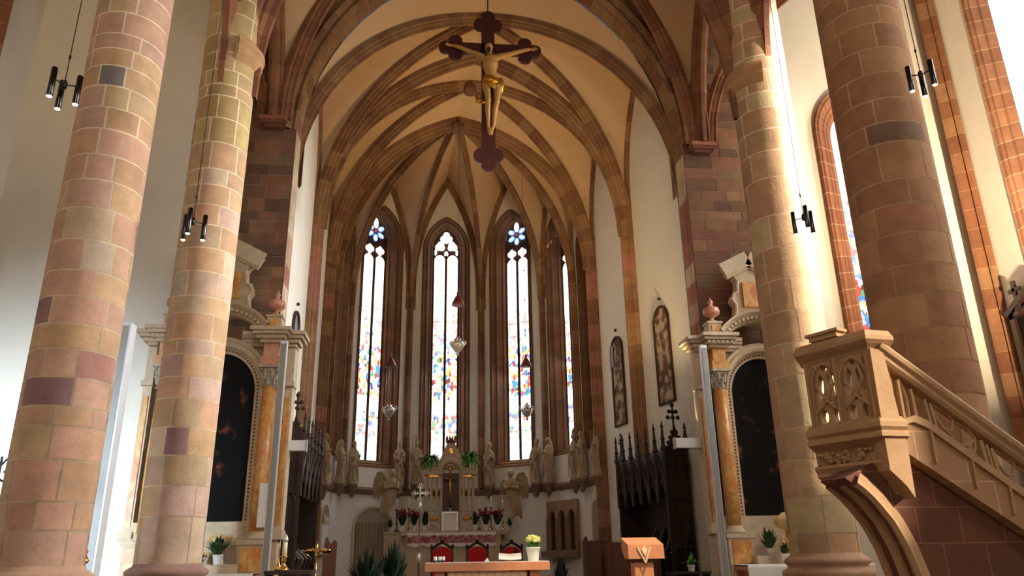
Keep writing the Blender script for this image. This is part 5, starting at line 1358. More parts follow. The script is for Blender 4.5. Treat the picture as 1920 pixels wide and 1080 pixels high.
# ---------------- plants, candles and pots
def leaf(mb, base, tip, w, droop=.0, n=5, fold=.25):
    base, tip = V(base), V(tip); d = tip-base; s = d.cross(V((0, 0, 1)))
    if s.length < 1e-4: s = V((1, 0, 0))
    s.normalize(); up = s.cross(d).normalized(); A, B, C = [], [], []
    for i in range(n+1):
        f = i/n; p = base.lerp(tip, f)+V((0, 0, -droop*f*f)); ww = w*math.sin(PI*min(1, .12+.88*f)**.8)*.5 if i < n else 0.002
        A.append(p-s*ww+up*ww*fold); B.append(p); C.append(p+s*ww+up*ww*fold)
    mb.grid([A, B, C])
def pot_plant(loc, label, h, spread, nl, lm, pm=None, pot=(.1, .16), lw=.05, droop=.1, flower=None, cat='potted plant', group=None, seed=1, name='potted_plant', fl_n=14, fl_r=.03, up=.4):
    rnd = random.Random(seed); t = thing(name, loc, label, cat, group)
    mb = MB(); mb.smooth = True; r, ph = pot; mb.lathe([(r*.68, 0), (r*.75, .01), (r, ph*.92), (r*1.06, ph*.94), (r*1.06, ph), (r*.9, ph), (r*.88, ph*.9)], (0, 0, 0), 18); mb.build('pot', pm or M_whitecer, t)
    mb = MB(); mb.smooth = True
    for k in range(nl):
        a = rnd.uniform(0, 2*PI); e = rnd.uniform(.15, 1); L = h*rnd.uniform(.65, 1.05)
        tip = V((math.cos(a)*spread*e, math.sin(a)*spread*e, ph+L*(1-.45*e*(1-up)))); b = V((math.cos(a)*r*.4, math.sin(a)*r*.4, ph*.9))
        leaf(mb, b, tip, lw*rnd.uniform(.7, 1.2), droop*e)
    mb.build('leaves', lm, t)
    if flower:
        mb = MB(); mb.smooth = True
        for k in range(fl_n):
            a = rnd.uniform(0, 2*PI); e = math.sqrt(rnd.random()); p = V((math.cos(a)*spread*.85*e, math.sin(a)*spread*.85*e, ph+h*rnd.uniform(.7, 1.08)*(1-.25*e)))
            mb.sphere(p, fl_r*rnd.uniform(.7, 1.2), 7, 5, sc=(1, 1, rnd.uniform(.7, 1.5)))
        mb.build('flowers', flower, t)
    return t
def candlestick(loc, label, h, ch, group=None, r=.05, m=None):
    t = thing('candlestick', loc, label, 'candlestick', group); mb = MB(); mb.smooth = True
    mb.lathe([(r*1.6, 0), (r*1.6, .02), (r*1.1, .06), (r*.5, .1), (r*.4, h*.3), (r*.8, h*.36), (r*.45, h*.42), (r*.35, h*.7), (r*.7, h*.78), (r*.4, h*.84), (r*.5, h*.93), (r*1.1, h*.97), (r*1.1, h)], (0, 0, 0), 14); mb.build('stem', m or M_brass, t)
    mb = MB(); mb.smooth = True; mb.lathe([(r*.42, h), (r*.42, h+ch), (r*.1, h+ch+.01), (r*.06, h+ch+.03)], (0, 0, 0), 10); mb.build('candle', M_candle, t)
    return t
ZM = hp(850, 998).z+.02
for i, (x, yb, yt, lab) in enumerate(((743, 998, 936, 'outermost candlestick on the left arm of the high altar'), (766, 998, 932, 'tall candlestick with yellowish candle left of the high altar tabernacle'),
        (899, 998, 936, 'candlestick first to the right of the high altar tabernacle'), (921, 998, 930, 'taller candlestick second to the right of the high altar tabernacle'), (943, 998, 936, 'outermost candlestick on the right arm of the high altar'))):
    yy = YA+.05; p = at(x, yb, yy); p.z = ZM+.02; q = at(x, yt, yy); hh = q.z-p.z
    candlestick(p, lab, hh*.68, hh*.3, 'candlesticks on the high altar', .065, M_wood2 if i in (0,) else M_brass)
for i, (x, lab, fl) in enumerate(((754, 'white pot with reddish plant outermost on the left of the high altar', 1), (776, 'white pot with dark red plant second on the left of the high altar', 1), (797, 'white pot with dark green plant beside the left pedestal of the high altar', 0),
        (890, 'white pot with dark green plant beside the right pedestal of the high altar', 0), (911, 'white pot with dark red plant second on the right of the high altar', 1), (933, 'white pot with dark red plant outermost on the right of the high altar', 1))):
    p = at(x, 998, YA-.15); p.z = ZM+.02; pot_plant(p, lab, .55, .24, 60, M_darkleaf, pot=(.1, .2), lw=.09, flower=M_petalred if fl else None, fl_n=40, fl_r=.04, group='potted plants on the high altar', seed=60+i, up=.7)
for i, (x, lab) in enumerate(((731, 'small glass jar of greenery at the left end of the high altar shelf'), (956, 'small jar of greenery at the right end of the high altar shelf'))):
    p = at(x, 998, YA+.25); p.z = ZM+.02; pot_plant(p, lab, .4, .2, 30, M_leaf, pot=(.07, .16), pm=M_silver, lw=.06, seed=80+i, group='jars of greenery on the high altar')
p = at(844, 960, YA-.1); p.z = hp(845, 961).z+.03; pot_plant(p, 'small green plant in a glass on top of the tabernacle door', .2, .13, 26, M_leaf, pot=(.07, .13), pm=M_silver, lw=.05, seed=91)
def fern(px, py, label, seed, w, h):
    rnd = random.Random(seed); p = at(px, py, YA); t = thing('hanging_fern', p, label, 'fern', 'ferns on the high altar')
    mb = MB(); mb.smooth = True
    for k in range(170):
        a = rnd.uniform(0, 2*PI); L = rnd.uniform(.5, 1); e = rnd.uniform(-.35, 1)
        d = V((math.cos(a)*w*L, math.sin(a)*w*.7*L-.05, h*.55*e))
        leaf(mb, (d.x*.1, d.y*.1, .1), d+V((0, 0, .1)), .075, h*.5*L, 5)
    mb.build('fronds', M_fern, t)
    mb = MB(); mb.smooth = True; mb.lathe([(.08, -.12), (.12, 0), (.13, .1)], (0, 0, 0), 12); mb.build('pot', M_whitecer, t)
fern(808, 866, 'bright green fern spilling over the left shoulder of the high altar canopy', 5, .62, .8)
fern(881, 862, 'bright green fern spilling over the right shoulder of the high altar canopy', 6, .6, .95)

# =================================================================== lower apse wall: niches, sedilia
def wall_niche(px, ytop, ybot, w, A, B, label, back, depth=.3, name='wall_niche', frame_m=None):
    p, u, n = wall_at(px, ybot, A, B); q, _, _ = wall_at(px, ytop, A, B); H = q.z-p.z
    t = thing(name, p, label, 'niche', world=True); F = lambda x, z, d: p+u*x+n*d+V((0, 0, z))
    hw = w/2; C = [(-hw, 0)]+[(-hw*math.cos(PI*k/14), H-hw+hw*math.sin(PI*k/14)) for k in range(15)]+[(hw, 0)]
    mb = MB(); mb.grid([[F(x*1.0, z, .015), F(x*1.06, (z-0)*1.02, .05), F(x*1.12, z*1.04, .05), F(x*1.16, z*1.06, .0)] for x, z in C]); mb.build('surround', frame_m or M_cream, t)
    mb = MB(); mb.poly([F(x, z, .012) for x, z in C]); mb.build('recess', back, t)
    return t, F, H
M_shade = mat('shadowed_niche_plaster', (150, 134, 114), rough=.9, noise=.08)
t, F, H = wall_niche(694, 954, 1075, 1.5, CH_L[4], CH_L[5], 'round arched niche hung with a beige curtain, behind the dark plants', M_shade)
mb = MB(); mb.smooth = True; n = 70
mb.grid([[F(-.7+1.4*k/n, z, .05+.03*math.sin(k*.9+z)) for k in range(n+1)] for z in (0, .5, 1.0, H-.52)]); mb.build('curtain', M_curtain, t)
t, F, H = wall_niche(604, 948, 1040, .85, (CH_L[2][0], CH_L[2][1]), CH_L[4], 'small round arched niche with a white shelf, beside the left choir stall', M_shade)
mb = MB(); mb.box(F(0, H*.36, .08), (.1, .1, .02)); mb.prism([F(-.38, 0, .03), F(.38, 0, .03), F(.38, H*.62, .03), F(-.38, H*.62, .03)], F(0, 0, .03)-F(0, 0, 0)); mb.build('white_panel', M_white, t)
for k, dx in enumerate((-.22, .05, .28)):
    p = F(dx, H*.62, .08); tt = thing('altar_cruet', p, ['tall', 'middle', 'short'][k]+' small white candle on the shelf of the little left niche', 'candle', 'candles in the left niche'); mb = MB(); mb.smooth = True; mb.lathe([(.035, 0), (.035, .28-.05*k), (.008, .3-.05*k)], (0, 0, 0), 10); mb.build('wax', M_candle, tt); tt.name = 'niche_candle'
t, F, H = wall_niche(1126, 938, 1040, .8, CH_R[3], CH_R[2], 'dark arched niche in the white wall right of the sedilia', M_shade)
def sedilia():
    A, B = CH_R[4], CH_R[3]; p, u, n = wall_at(1061, 1045, A, B); q, _, _ = wall_at(1061, 938, A, B); H = q.z-p.z
    t = thing('sedilia', p, 'stone sedilia of three dark pointed arches in the apse wall', 'wall seat', world=True); F = lambda x, z, d: p+u*x+n*d+V((0, 0, z)); sg = 1
    W = 1.9; holes = []
    for k in (-1, 0, 1): holes.append([(k*.6+x, z) for x, z in parch(.22, .25, H*.68, 1.5)])
    me = curve_plate('arcade', [(-W/2, 0), (W/2, 0), (W/2, H), (-W/2, H)], holes, .12, stone)
    o = bpy.data.objects.new('arcade', me); COL.objects.link(o); o.parent = t; o.matrix_parent_inverse = Matrix.Translation(-t.location)
    o.matrix_basis = Matrix.Translation(F(0, 0, .08)) @ Matrix(((u.x, n.x, 0, 0), (u.y, n.y, 0, 0), (0, 0, 1, 0), (0, 0, 0, 1)))
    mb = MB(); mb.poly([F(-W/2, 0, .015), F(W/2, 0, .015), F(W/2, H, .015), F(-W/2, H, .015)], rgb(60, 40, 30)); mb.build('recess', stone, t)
    mb = MB()
    for x in (-.9, -.3, .3, .9): mb.tube([F(x, .2, .16), F(x, H*.68, .16)], .04, 8, col=rgb(140, 104, 84))
    for k in (-1, 0, 1): mb.tube([F(k*.6+x, z, .15) for x, z in parch(.26, H*.68, H*.68, 1.5)], .03, 6, col=rgb(140, 104, 84))
    mb.build('shaft', stone, t)
    mb = MB(); a = F(0, .1, .25); mb.prism([F(-W/2, 0, .02), F(W/2, 0, .02), F(W/2, .22, .02), F(-W/2, .22, .02)], n*.4, rgb(130, 98, 80)); mb.build('seat', stone, t)
sedilia()

# =================================================================== CHOIR STALLS
def stall(A, B, dep, ztop, side, label, n_seats, zf, fd):
    # A: near corner (x, y) of the front line, B: far corner of the front line; dep towards the wall
    A, B = V((A[0], A[1], 0)), V((B[0], B[1], 0)); u = (B-A); L = u.length; u.normalize(); wl = V((side, 0, 0)); wl = (wl-u*wl.dot(u)).normalized()
    t = thing('choir_stall', (A+B)/2+V((0, 0, ZCH)), label, 'choir stall', 'carved dark choir stalls', world=True)
    z0 = ZCH; P = lambda s, d, z: A+u*s+wl*d+V((0, 0, z)); up = V((0, 0, 1))
    mb = MB(); mb.prism([P(0, dep, z0), P(L, dep, z0), P(L, dep, ztop), P(0, dep, ztop)], -wl*.06); mb.build('back_panel', M_wood, t)
    for s in (0, L-.08):
        mb = MB()
        pts = [P(s, 0.0, z0), P(s, dep, z0), P(s, dep, ztop), P(s, .02, ztop), P(s, .02, ztop-.8), P(s, dep*.35, ztop-1.1), P(s, dep*.45, z0+1.5), P(s, .1, z0+1.25), P(s, 0, z0+1.1)] if False else [P(s, 0, z0), P(s, dep, z0), P(s, dep, ztop), P(s, 0, ztop)]
        mb.prism(pts, u*.08); e = mb.build('end_panel', M_wood, t)
    if True:                                         # carved blind tracery on the near end panel
        mb = MB()
        for x in (.08, .5, .92): mb.bar(P(-.02, dep*x, z0+.1), P(-.02, dep*x, ztop-.1), .05, .04, up=u)
        for z in (z0+.1, z0+1.3, ztop-1.2, ztop-.06): mb.bar(P(-.02, dep*.06, z), P(-.02, dep*.94, z), .06, .05, up=u)
        for c in (.29, .71): mb.tube([P(-.02, dep*(c-.2), ztop-1.6), P(-.02, dep*(c-.12), ztop-1.35), P(-.02, dep*c, ztop-1.24), P(-.02, dep*(c+.12), ztop-1.35), P(-.02, dep*(c+.2), ztop-1.6)], .02, 6)
        mb.build('end_tracery', M_wood, t)
    sp = L/n_seats
    mb = MB(); mb.prism([P(0, 0.02, ztop-.9), P(L, .02, ztop-.9), P(L, .02, ztop), P(0, .02, ztop)], wl*.08); mb.prism([P(0, 0, ztop-.06), P(L, 0, ztop-.06), P(L, dep, ztop-.06), P(0, dep, ztop-.06)], up*.1)
    mb.build('canopy', M_wood, t)
    for k in range(n_seats):
        s = sp*(k+.5)
        mb = MB()
        mb.tube([P(s-sp*.46, -.02, ztop-1.25), P(s-sp*.4, -.02, ztop-.8), P(s-sp*.2, -.03, ztop-.5), P(s, -.04, ztop-.15), P(s+sp*.2, -.03, ztop-.5), P(s+sp*.4, -.02, ztop-.8), P(s+sp*.46, -.02, ztop-1.25)], .03, 6)
        mb.tube([P(s-sp*.46, -.02, ztop-1.25), P(s-sp*.3, -.02, ztop-.95), P(s, -.03, ztop-.75), P(s+sp*.3, -.02, ztop-.95), P(s+sp*.46, -.02, ztop-1.25)], .02, 6)
        mb.build('canopy_gable', M_wood, t)
    for k in range(n_seats+1):
        s = max(.03, min(L-.03, sp*k))
        mb = MB(); h = .75
        mb.lathe([(.05, -1.3), (.05, .02), (.085, .04), (.085, .1), (.06, .14), (.05, .3), (.07, .34), (.045, .38), (.03, h-.12), (.05, h-.08), (.03, h-.04), (.008, h+.08)], P(s, .0, ztop), 6); mb.build('pinnacle', M_wood, t)
        mb = MB(); mb.prism([P(s-.03, .05, z0), P(s-.03, dep, z0), P(s-.03, dep, z0+2.0), P(s-.03, dep*.55, z0+1.3), P(s-.03, .1, z0+1.15), P(s-.03, .05, z0+1.0)], u*.06)
        mb.tube([P(s, .06, z0+1.0), P(s, .02, z0+1.12), P(s, .1, z0+1.2), P(s, dep*.5, z0+1.36)], .05, 8); mb.build('seat_divider', M_wood, t)
    mb = MB(); mb.prism([P(0.08, .15, z0+.45), P(L-.08, .15, z0+.45), P(L-.08, dep, z0+.45), P(.08, dep, z0+.45)], up*.05); mb.build('seat_row', M_wood, t)
    # crocketed gable with a finial over the near and far ends
    def gable(P, sc):
        s0 = 0; mb = MB(); w = .3*sc; b = ztop+.02
        mb.prism([P(s0-w, .02, b), P(s0+w, .02, b), P(s0+w*.25, .02, b+.5*sc), P(s0, .02, b+.85*sc), P(s0-w*.25, .02, b+.5*sc)], P(0, .06, 0)-P(0, 0, 0))
        for k in range(4):
            f = k/4; ww = w*(1-f)*.95
            for q in (-1, 1): mb.sphere(P(s0+q*ww, .05, b+.08+f*.6*sc), .06*sc, 7, 5)
        mb.bar(P(s0, .05, b+.7*sc), P(s0, .05, b+1.3*sc), .05*sc); 
        for z, ww in ((b+.95*sc, .16), (b+1.12*sc, .11)):
            mb.sphere(P(s0-ww*sc, .05, z), .065*sc, 7, 5); mb.sphere(P(s0+ww*sc, .05, z), .065*sc, 7, 5); mb.sphere(P(s0, .05, z), .07*sc, 7, 5)
        mb.lathe([(.05*sc, 0), (.07*sc, .06*sc), (.01, .16*sc)], P(s0, .05, b+1.26*sc), 6)
        mb.build('finial', M_wood, t)
    for s0, sc in zf: gable(lambda s, d, z, s0=s0: A+u*(s0+s)+wl*d+V((0, 0, z)), sc)
    gable(lambda s, d, z: A+u*(d-.02)+wl*(fd+s)+V((0, 0, z)), .95)
    for q in (dep-.05,):
        mb = MB(); mb.lathe([(.05, -.3), (.05, .02), (.08, .04), (.08, .1), (.06, .14), (.05, .3), (.07, .34), (.03, .6), (.05, .64), (.008, .8)], A+wl*q+V((0, 0, ztop)), 6); mb.build('pinnacle', M_wood, t)
    return t
zr = at(1250, 846, 20.4).z
stall((6.2, 20.4), (5.62, 23.5), .72, zr, 1, 'dark carved gothic choir stall with pinnacles along the right chancel wall', 6, [(2.85, .62)], .36)
zl_ = at(545, 832, 20.4).z
stall((-3.3, 20.4), (-3.25, 23.5), .58, zl_, -1, 'dark carved gothic choir stall along the left chancel wall, behind the white floodlight', 5, [], .22)
# finials facing the nave on the near end panels
def end_finial(px, py0, py1, Y, label_parent, sc):
    pass
# =================================================================== kneeling desks, chairs, altar table, lectern and small things
def kneeler(p0, p1, Y, y_top, label, rows_=1):
    a, b = at(p0, y_top, Y), at(p1, y_top, Y); z0 = ZCH; t = thing('kneeling_desk', ((a.x+b.x)/2, Y, z0), label, 'pew', 'brown wooden pews')
    w = b.x-a.x; h = a.z-z0
    mb = MB(); mb.box((0, 0, h/2), (w-.1, .05, h-.1))
    n = max(2, int(w/.3))
    for k in range(n): mb.box((-w/2+.15+(w-.3)*k/(n-1), -.03, h*.5), (.03, .03, h*.8))
    mb.build('front_panel', M_wood2, t)
    for s in (-1, 1):
        mb = MB(); mb.box((s*w/2, .15, h/2), (.06, .45, h)); mb.lathe([(.05, h), (.06, h+.04), (.02, h+.1)], (s*w/2, 0, 0), 8); mb.build('side_panel', M_wood2, t)
    mb = MB(); mb.box((0, .12, h-.03), (w, .34, .04)); mb.build('book_shelf', M_wood2, t)
    return t
kneeler(1098, 1137, 21.6, 1013, 'brown wooden pew end with carved top, left of the lectern')
kneeler(1140, 1232, 20.6, 1016, 'long brown wooden kneeling desk behind the lectern')
def priest_bench():
    a = at(607, 1012, 20.5); b = at(632, 1012, 20.5); t = thing('wooden_seat', ((a.x+b.x)/2, 20.5, ZCH), 'reddish brown carved wooden seat left of the dark plants', 'seat'); w = b.x-a.x; h = a.z-ZCH
    mb = MB(); mb.prism([(-w/2, 0, 0), (w/2, 0, 0), (w/2, 0, h*.96), (w*.3, 0, h*1.0), (w*.1, 0, h*.94), (-w*.1, 0, h*.97), (-w*.25, 0, h*1.05), (-w*.4, 0, h*1.0), (-w/2, 0, h*.8)], (0, .06, 0)); mb.build('back', M_wood2, t)
    mb = MB(); mb.box((0, -.25, .45), (w, .5, .06)); mb.build('seat', M_wood2, t)
    for s in (-1, 1):
        mb = MB(); mb.box((s*(w/2-.04), -.24, .35), (.05, .5, .7)); mb.build('arm', M_wood2, t)
priest_bench()

def red_chair(px, label, dx=0):
    Y = 24.5; a, b = at(px-22, 1020, Y), at(px+22, 1020, Y); ztop = at(px, 1021, Y).z; zb = ZCH; w = b.x-a.x
    t = thing('red_chair', ((a.x+b.x)/2, Y, zb), label, 'chair', 'red upholstered celebrant chairs'); H = ztop-zb
    mb = MB(); C = parch(w*.42, .55, H-.22, 1.6); C = [(-w*.4, .5)]+[(-w*.4, H-.18)]+[(-w*.4+w*.8*k/10, H-.18+.12*math.sin(PI*k/10)) for k in range(11)]+[(w*.4, H-.18), (w*.4, .5)]
    mb.prism([(x, -.03, z) for x, z in C], (0, .08, 0)); mb.build('backrest', M_red, t)
    mb = MB()
    for s in (-1, 1): mb.box((s*w*.44, .02, (H-.1)/2), (.06, .07, H-.1)); mb.lathe([(.04, H-.1), (.05, H-.05), (.01, H+.02)], (s*w*.44, .02, 0), 8)
    mb.tube([(-w*.44, .02, H-.14), (-w*.2, .02, H+.0), (0, .02, H+.06), (w*.2, .02, H), (w*.44, .02, H-.14)], .04, 8); mb.sphere((0, .02, H+.1), .06, 8, 6); mb.box((0, .02, .5), (w*.9, .06, .08))
    mb.build('back_frame', M_wood, t)
    mb = MB(); mb.box((0, -.27, .46), (w*.86, .5, .12)); mb.build('seat', M_red, t)
    for s in (-1, 1):
        mb = MB(); mb.box((s*w*.42, -.5, .22), (.06, .06, .44)); mb.build('leg', M_wood, t)
        mb = MB(); mb.bar((s*w*.44, 0, .72), (s*w*.44, -.5, .7), .06); mb.bar((s*w*.44, -.48, .44), (s*w*.44, -.48, .7), .05); mb.build('arm', M_wood, t)
red_chair(829, 'red velvet armchair behind the three white candles of the altar table')
red_chair(895, 'red velvet armchair in the middle behind the altar table')
red_chair(959, 'red velvet armchair behind the open book of the altar table')

# the free-standing altar table
YT = 15.0
def altar_table():
    a, b = at(797, 1056, YT-.35), at(1030, 1056, YT-.35); zt = at(915, 1054.5, YT-.35).z; c = V(((a.x+b.x)/2, YT, ZCH)); w = b.x-a.x; H = zt-ZCH
    t = thing('altar_table', c, 'red stone altar table with a pale fluted front, in the middle of the sanctuary', 'table')
    mb = MB(); mb.box((0, 0, H-.07), (w, .8, .14)); mb.build('top', M_redstone, t)
    mb = MB(); mb.box((0, 0, H+.004), (w-.02, .78, .012)); mb.build('linen_cover', M_white, t)
    for s in (-1, 1):
        mb = MB(); mb.box((s*(w/2-.26), 0, (H-.14)/2), (.18, .6, H-.14)); mb.build('leg', M_redstone, t)
    mb = MB(); mb.box((0, .12, (H-.14)/2), (w-.7, .2, H-.14)); mb.build('core', M_redstone, t)
    for k in range(10):
        x = -w/2+.48+(w-.96)*k/9; mb = MB(); mb.smooth = True; mb.lathe([(.085, 0), (.085, H-.24), (.09, H-.18), (.08, H-.14)], (x, -.24, 0), 14, sy=.8); mb.build('baluster', M_cream2, t)
    return t, zt
M_cream2 = mat('cream_marble', (232, 208, 172), rough=.5, noise=.06)
TBL, ZTB = altar_table()
def on_table(px, dy=0.): p = at(px, 1050, YT+dy); p.z = ZTB+.011; return p
mb = MB()
for i, (x, lab) in enumerate(((816, 'white pillar candle in a glass, first of the three on the altar table'), (824.5, 'white pillar candle in the middle of the three on the altar table'), (831, 'white pillar candle, third of the three on the altar table'))):
    p = on_table(x, -.05+.05*i); t = thing('pillar_candle', p, lab, 'candle', 'pillar candles on the altar table')
    mb = MB(); mb.smooth = True; mb.lathe([(.034, .0), (.038, .03), (.03, .035)], (0, 0, 0), 14); mb.build('holder', M_black, t)
    mb = MB(); mb.smooth = True; mb.lathe([(.033, .03), (.033, .1), (.005, .102)], (0, 0, 0), 14); mb.build('wax', M_whitecer, t)
p = on_table(955, -.05); t = thing('missal_stand', p, 'open white book on a low slanted stand on the altar table', 'book', rz=.0)
mb = MB(); mb.prism([(-.2, -.16, 0), (.2, -.16, 0), (.2, .16, 0), (-.2, .16, 0)], (0, 0, .015)); mb.prism([(-.16, .14, 0), (.16, .14, 0), (.16, .14, .1), (-.16, .14, .1)], (0, -.02, 0)); mb.build('stand', M_wood2, t)
mb = MB()
for s in (-1, 1): mb.prism([(0, -.16, .02), (s*.21, -.16, .035), (s*.21+.03, .15, .125), (0.03, .15, .11)], (0, 0, .02))
mb.build('pages', M_white, t)
p = on_table(913, -.1); t = thing('folded_napkin', p, 'tiny white folded cloth standing left of the open book', 'cloth'); mb = MB(); mb.prism([(-.05, 0, 0), (.05, 0, 0), (.01, 0, .07), (-.01, 0, .05)], (0, .05, 0)); mb.build('linen', M_white, t)
pot_plant(on_table(1000, -.05), 'white pot of pale yellow green blooms on the altar table', .2, .15, 40, M_fern, pot=(.13, .24), lw=.05, flower=M_yellowbud, fl_n=110, fl_r=.028, seed=101, name='flower_pot', up=.9)

def lectern():
    Y = 13.2; p = at(1205, 1080, Y); t = thing('lectern', (p.x, Y, .2), 'warm lit stone lectern with a slanted book top', 'lectern'); zt = at(1205, 1019, Y).z-.2
    mb = MB(); a, b = at(1172, 1030, Y).x-p.x, at(1238, 1030, Y).x-p.x; H = zt
    mb.prism([(a, -.2, H-.23), (b, -.2, H-.23), (b, -.2, H-.02), (b*.98, .2, H+.06), (b*.98, .2, H-.12)], (0, 0, 0.0)) if False else None
    for s, (x0, x1) in ((0, (a, (a+b)/2+.0)), (1, ((a+b)/2, b))):
        pass
    Q = [(-.22, H-.24), (-.2, H-.02), (.25, H+.1), (.25, H-.1), (.05, H-.24)]
    mb.prism([(a, y, z) for y, z in Q], (b-a, 0, 0)); mb.build('book_top', M_redstone, t)
    mb = MB(); mb.prism([(-.05, -.23, H-.1), (0, -.25, H-.2), (.05, -.23, H-.1), (.0, -.22, H-.03)], (0, .06, 0)); mb.tube([(-.12, -.22, H-.06), (-.05, -.24, H-.2), (0, -.25, H-.3)], .015, 6); mb.tube([(.1, -.22, H-.06), (.04, -.24, H-.2), (0, -.25, H-.3)], .015, 6); mb.build('carved_knot', M_cream2, t)
    mb = MB(); mb.box((0, 0, (H-.3)/2), (.36, .3, H-.3), taper=.86); mb.build('stem', M_redstone, t)
    mb = MB(); mb.box((0, 0, .06), (.6, .5, .12)); mb.build('base', M_redstone, t)
lectern()
def processional_cross():
    Y = 16.2; p = at(788, 925, Y); t = thing('processional_cross', (p.x, Y, ZCH), 'silver processional cross on a slender pole in front of the high altar', 'cross'); H = p.z-ZCH
    mb = MB(); mb.smooth = True; mb.tube([(0, 0, 0.03), (0, 0, H-.3)], .016, 10); mb.lathe([(.2, 0), (.2, .03), (.06, .06), (.03, .1)], (0, 0, 0), 20); mb.build('pole', M_wood2, t)
    zk = at(788, 1046, Y).z-ZCH
    mb = MB(); mb.smooth = True; mb.lathe([(.015, -.1), (.03, -.06), (.045, 0), (.03, .06), (.015, .1)], (0, 0, zk), 14); mb.lathe([(.015, -.14), (.03, -.08), (.05, -.04), (.03, 0), (.015, .06)], (0, 0, H-.2), 14); mb.build('knop', M_silver, t)
    mb = MB(); r = .2
    mb.box((0, 0, 0+H), (.05, .025, .36)); mb.box((0, 0, H), (.34, .025, .05)); mb.box((0, 0, H-.22), (.04, .025, .12))
    for d in ((0, 1), (0, -1), (1, 0), (-1, 0)):
        c = V((d[0]*.17, 0, H+d[1]*.17)); s = V((d[1], 0, d[0]))
        for q in (c+V((d[0], 0, d[1]))*.05, c+s*.045, c-s*.045):
            pts = [q+V((.032*math.cos(a), 0, .032*math.sin(a))) for a in [2*PI*k/12 for k in range(13)]]; mb.tube(pts, .011, 6, caps=False)
    mb.smooth = True; mb.tube([(0, -.03, H+.06), (0, -.03, H-.12)], [.02, .012], 8); mb.tube([(-.1, -.025, H+.03), (.1, -.025, H+.03)], .01, 6); mb.sphere((0, -.03, H+.08), .02, 8, 6)
    mb.v = [(x*.72, y, H+(z-H)*.78) for x, y, z in mb.v]; mb.build('cross', M_silver, t)
processional_cross()

# dark leafy plants left of the high altar steps
def big_plant(px, py_top, Y, label, seed, w):
    p = at(px, 1080, Y); rnd = random.Random(seed); t = thing('leafy_plant', (p.x, Y, ZCH), label, 'potted plant', 'dark leafy plants before the curtained niche'); top = at(px, py_top, Y).z-ZCH
    mb = MB(); mb.smooth = True; mb.lathe([(.16, 0), (.22, .34), (.24, .36), (.2, .36)], (0, 0, 0), 18); mb.build('pot', M_black, t)
    mb = MB(); mb.smooth = True
    for k in range(75):
        a = rnd.uniform(0, 2*PI); e = rnd.uniform(.1, 1); L = rnd.uniform(.6, 1.02)
        leaf(mb, (math.cos(a)*.08, math.sin(a)*.08, .34), (math.cos(a)*w*e, math.sin(a)*w*.8*e, .36+(top-.36)*L*(1-.3*e*e)), rnd.uniform(.1, .18), .16*e, 6)
    mb.build('leaves', M_darkleaf, t)
big_plant(690, 1018, 19.0, 'broad dark leafy plant, lower and to the left of its taller twin', 7, .62)
big_plant(738, 1003, 19.4, 'taller dark leafy plant standing next to the processional cross', 8, .42)
big_plant(1052, 1035, 21.0, 'small dark leafy plant just right of the altar table', 9, .25)
big_plant(968, 1022, 23.6, 'dark leafy plant between the middle red armchair and the one behind the book', 10, .2)

# brass candle stands on the left
Y = 14.0
def paschal():
    p = at(531, 1070, Y); t = thing('altar_candlestick', (p.x, Y, p.z), 'brass candlestick with a thick yellowish candle on the low dark shelf', 'candlestick')
    h = at(530, 1042, Y).z-p.z; h2 = at(530, 1015, Y).z-p.z
    mb = MB(); mb.smooth = True; mb.lathe([(.1, 0), (.1, .02), (.06, .06), (.035, .1), (.035, h*.6), (.06, h*.7), (.035, h*.8), (.07, h*.95), (.07, h)], (0, 0, 0), 18); mb.build('stem', M_brass, t)
    mb = MB(); mb.smooth = True; mb.lathe([(.04, h), (.04, h2), (.005, h2+.01)], (0, 0, 0), 14); mb.build('candle', M_candle, t)
    mb = MB(); mb.smooth = True; mb.lathe([(.042, h2-.01), (.05, h2+.03), (.035, h2+.07), (.01, h2+.12)], (0, 0, 0), 12); mb.build('flame_cap', M_silver, t)
    q = at(521, 1070, Y+.1); t2 = thing('small_bell', (q.x, Y+.1, q.z), 'small brass altar bell with a tall handle beside the thick candle', 'bell'); mb = MB(); mb.smooth = True; mb.lathe([(.06, 0), (.055, .03), (.035, .1), (.012, .14), (.01, .3), (.02, .34), (.004, .38)], (0, 0, 0), 14); mb.build('body', M_brass, t2)
    a = at(505, 1072, Y+.3).x; b = at(592, 1072, Y+.3).x
    t3 = thing('low_credence', ((a+b)/2, Y+.1, .24), 'low dark shelf carrying the brass candlestick and bell', 'table'); mb = MB(); mb.box((0, 0, p.z-.24-.03), (b-a, .5, .06)); mb.build('top', M_wood, t3)
    for s in (-1, 1):
        mb = MB(); mb.box((s*(b-a)*.45, 0, (p.z-.3)/2), (.06, .4, p.z-.3)); mb.build('leg', M_wood, t3)
paschal()
def double_sconce():
    Yd = 15.2; p = at(594, 1035, Yd); t = thing('brass_candelabrum', (p.x, Yd, ZCH), 'polished brass stand with two round candle pans on curved arms', 'candelabrum'); H = p.z-ZCH
    mb = MB(); mb.smooth = True; mb.tube([(0, 0, 0), (0, 0, H+.05)], .018, 10); mb.lathe([(.2, 0), (.2, .02), (.04, .06)], (0, 0, 0), 18); mb.lathe([(.02, H-.1), (.035, H-.06), (.02, H-.02), (.03, H+.06), (.006, H+.2)], (0, 0, 0), 12); mb.build('stem', M_brass, t)
    for s in (-1, 1):
        mb = MB(); mb.smooth = True; mb.tube([(0, 0, H-.04), (s*.08, 0, H+.06), (s*.17, 0, H+.04), (s*.2, 0, H-.04), (s*.12, 0, H-.08)], .014, 8); mb.lathe([(.02, -.05), (.08, -.03), (.11, .0), (.115, .015), (.1, .015), (.03, .0)], (s*.17, 0, H+.02), 20); mb.build('arm', M_brass, t)
double_sconce()

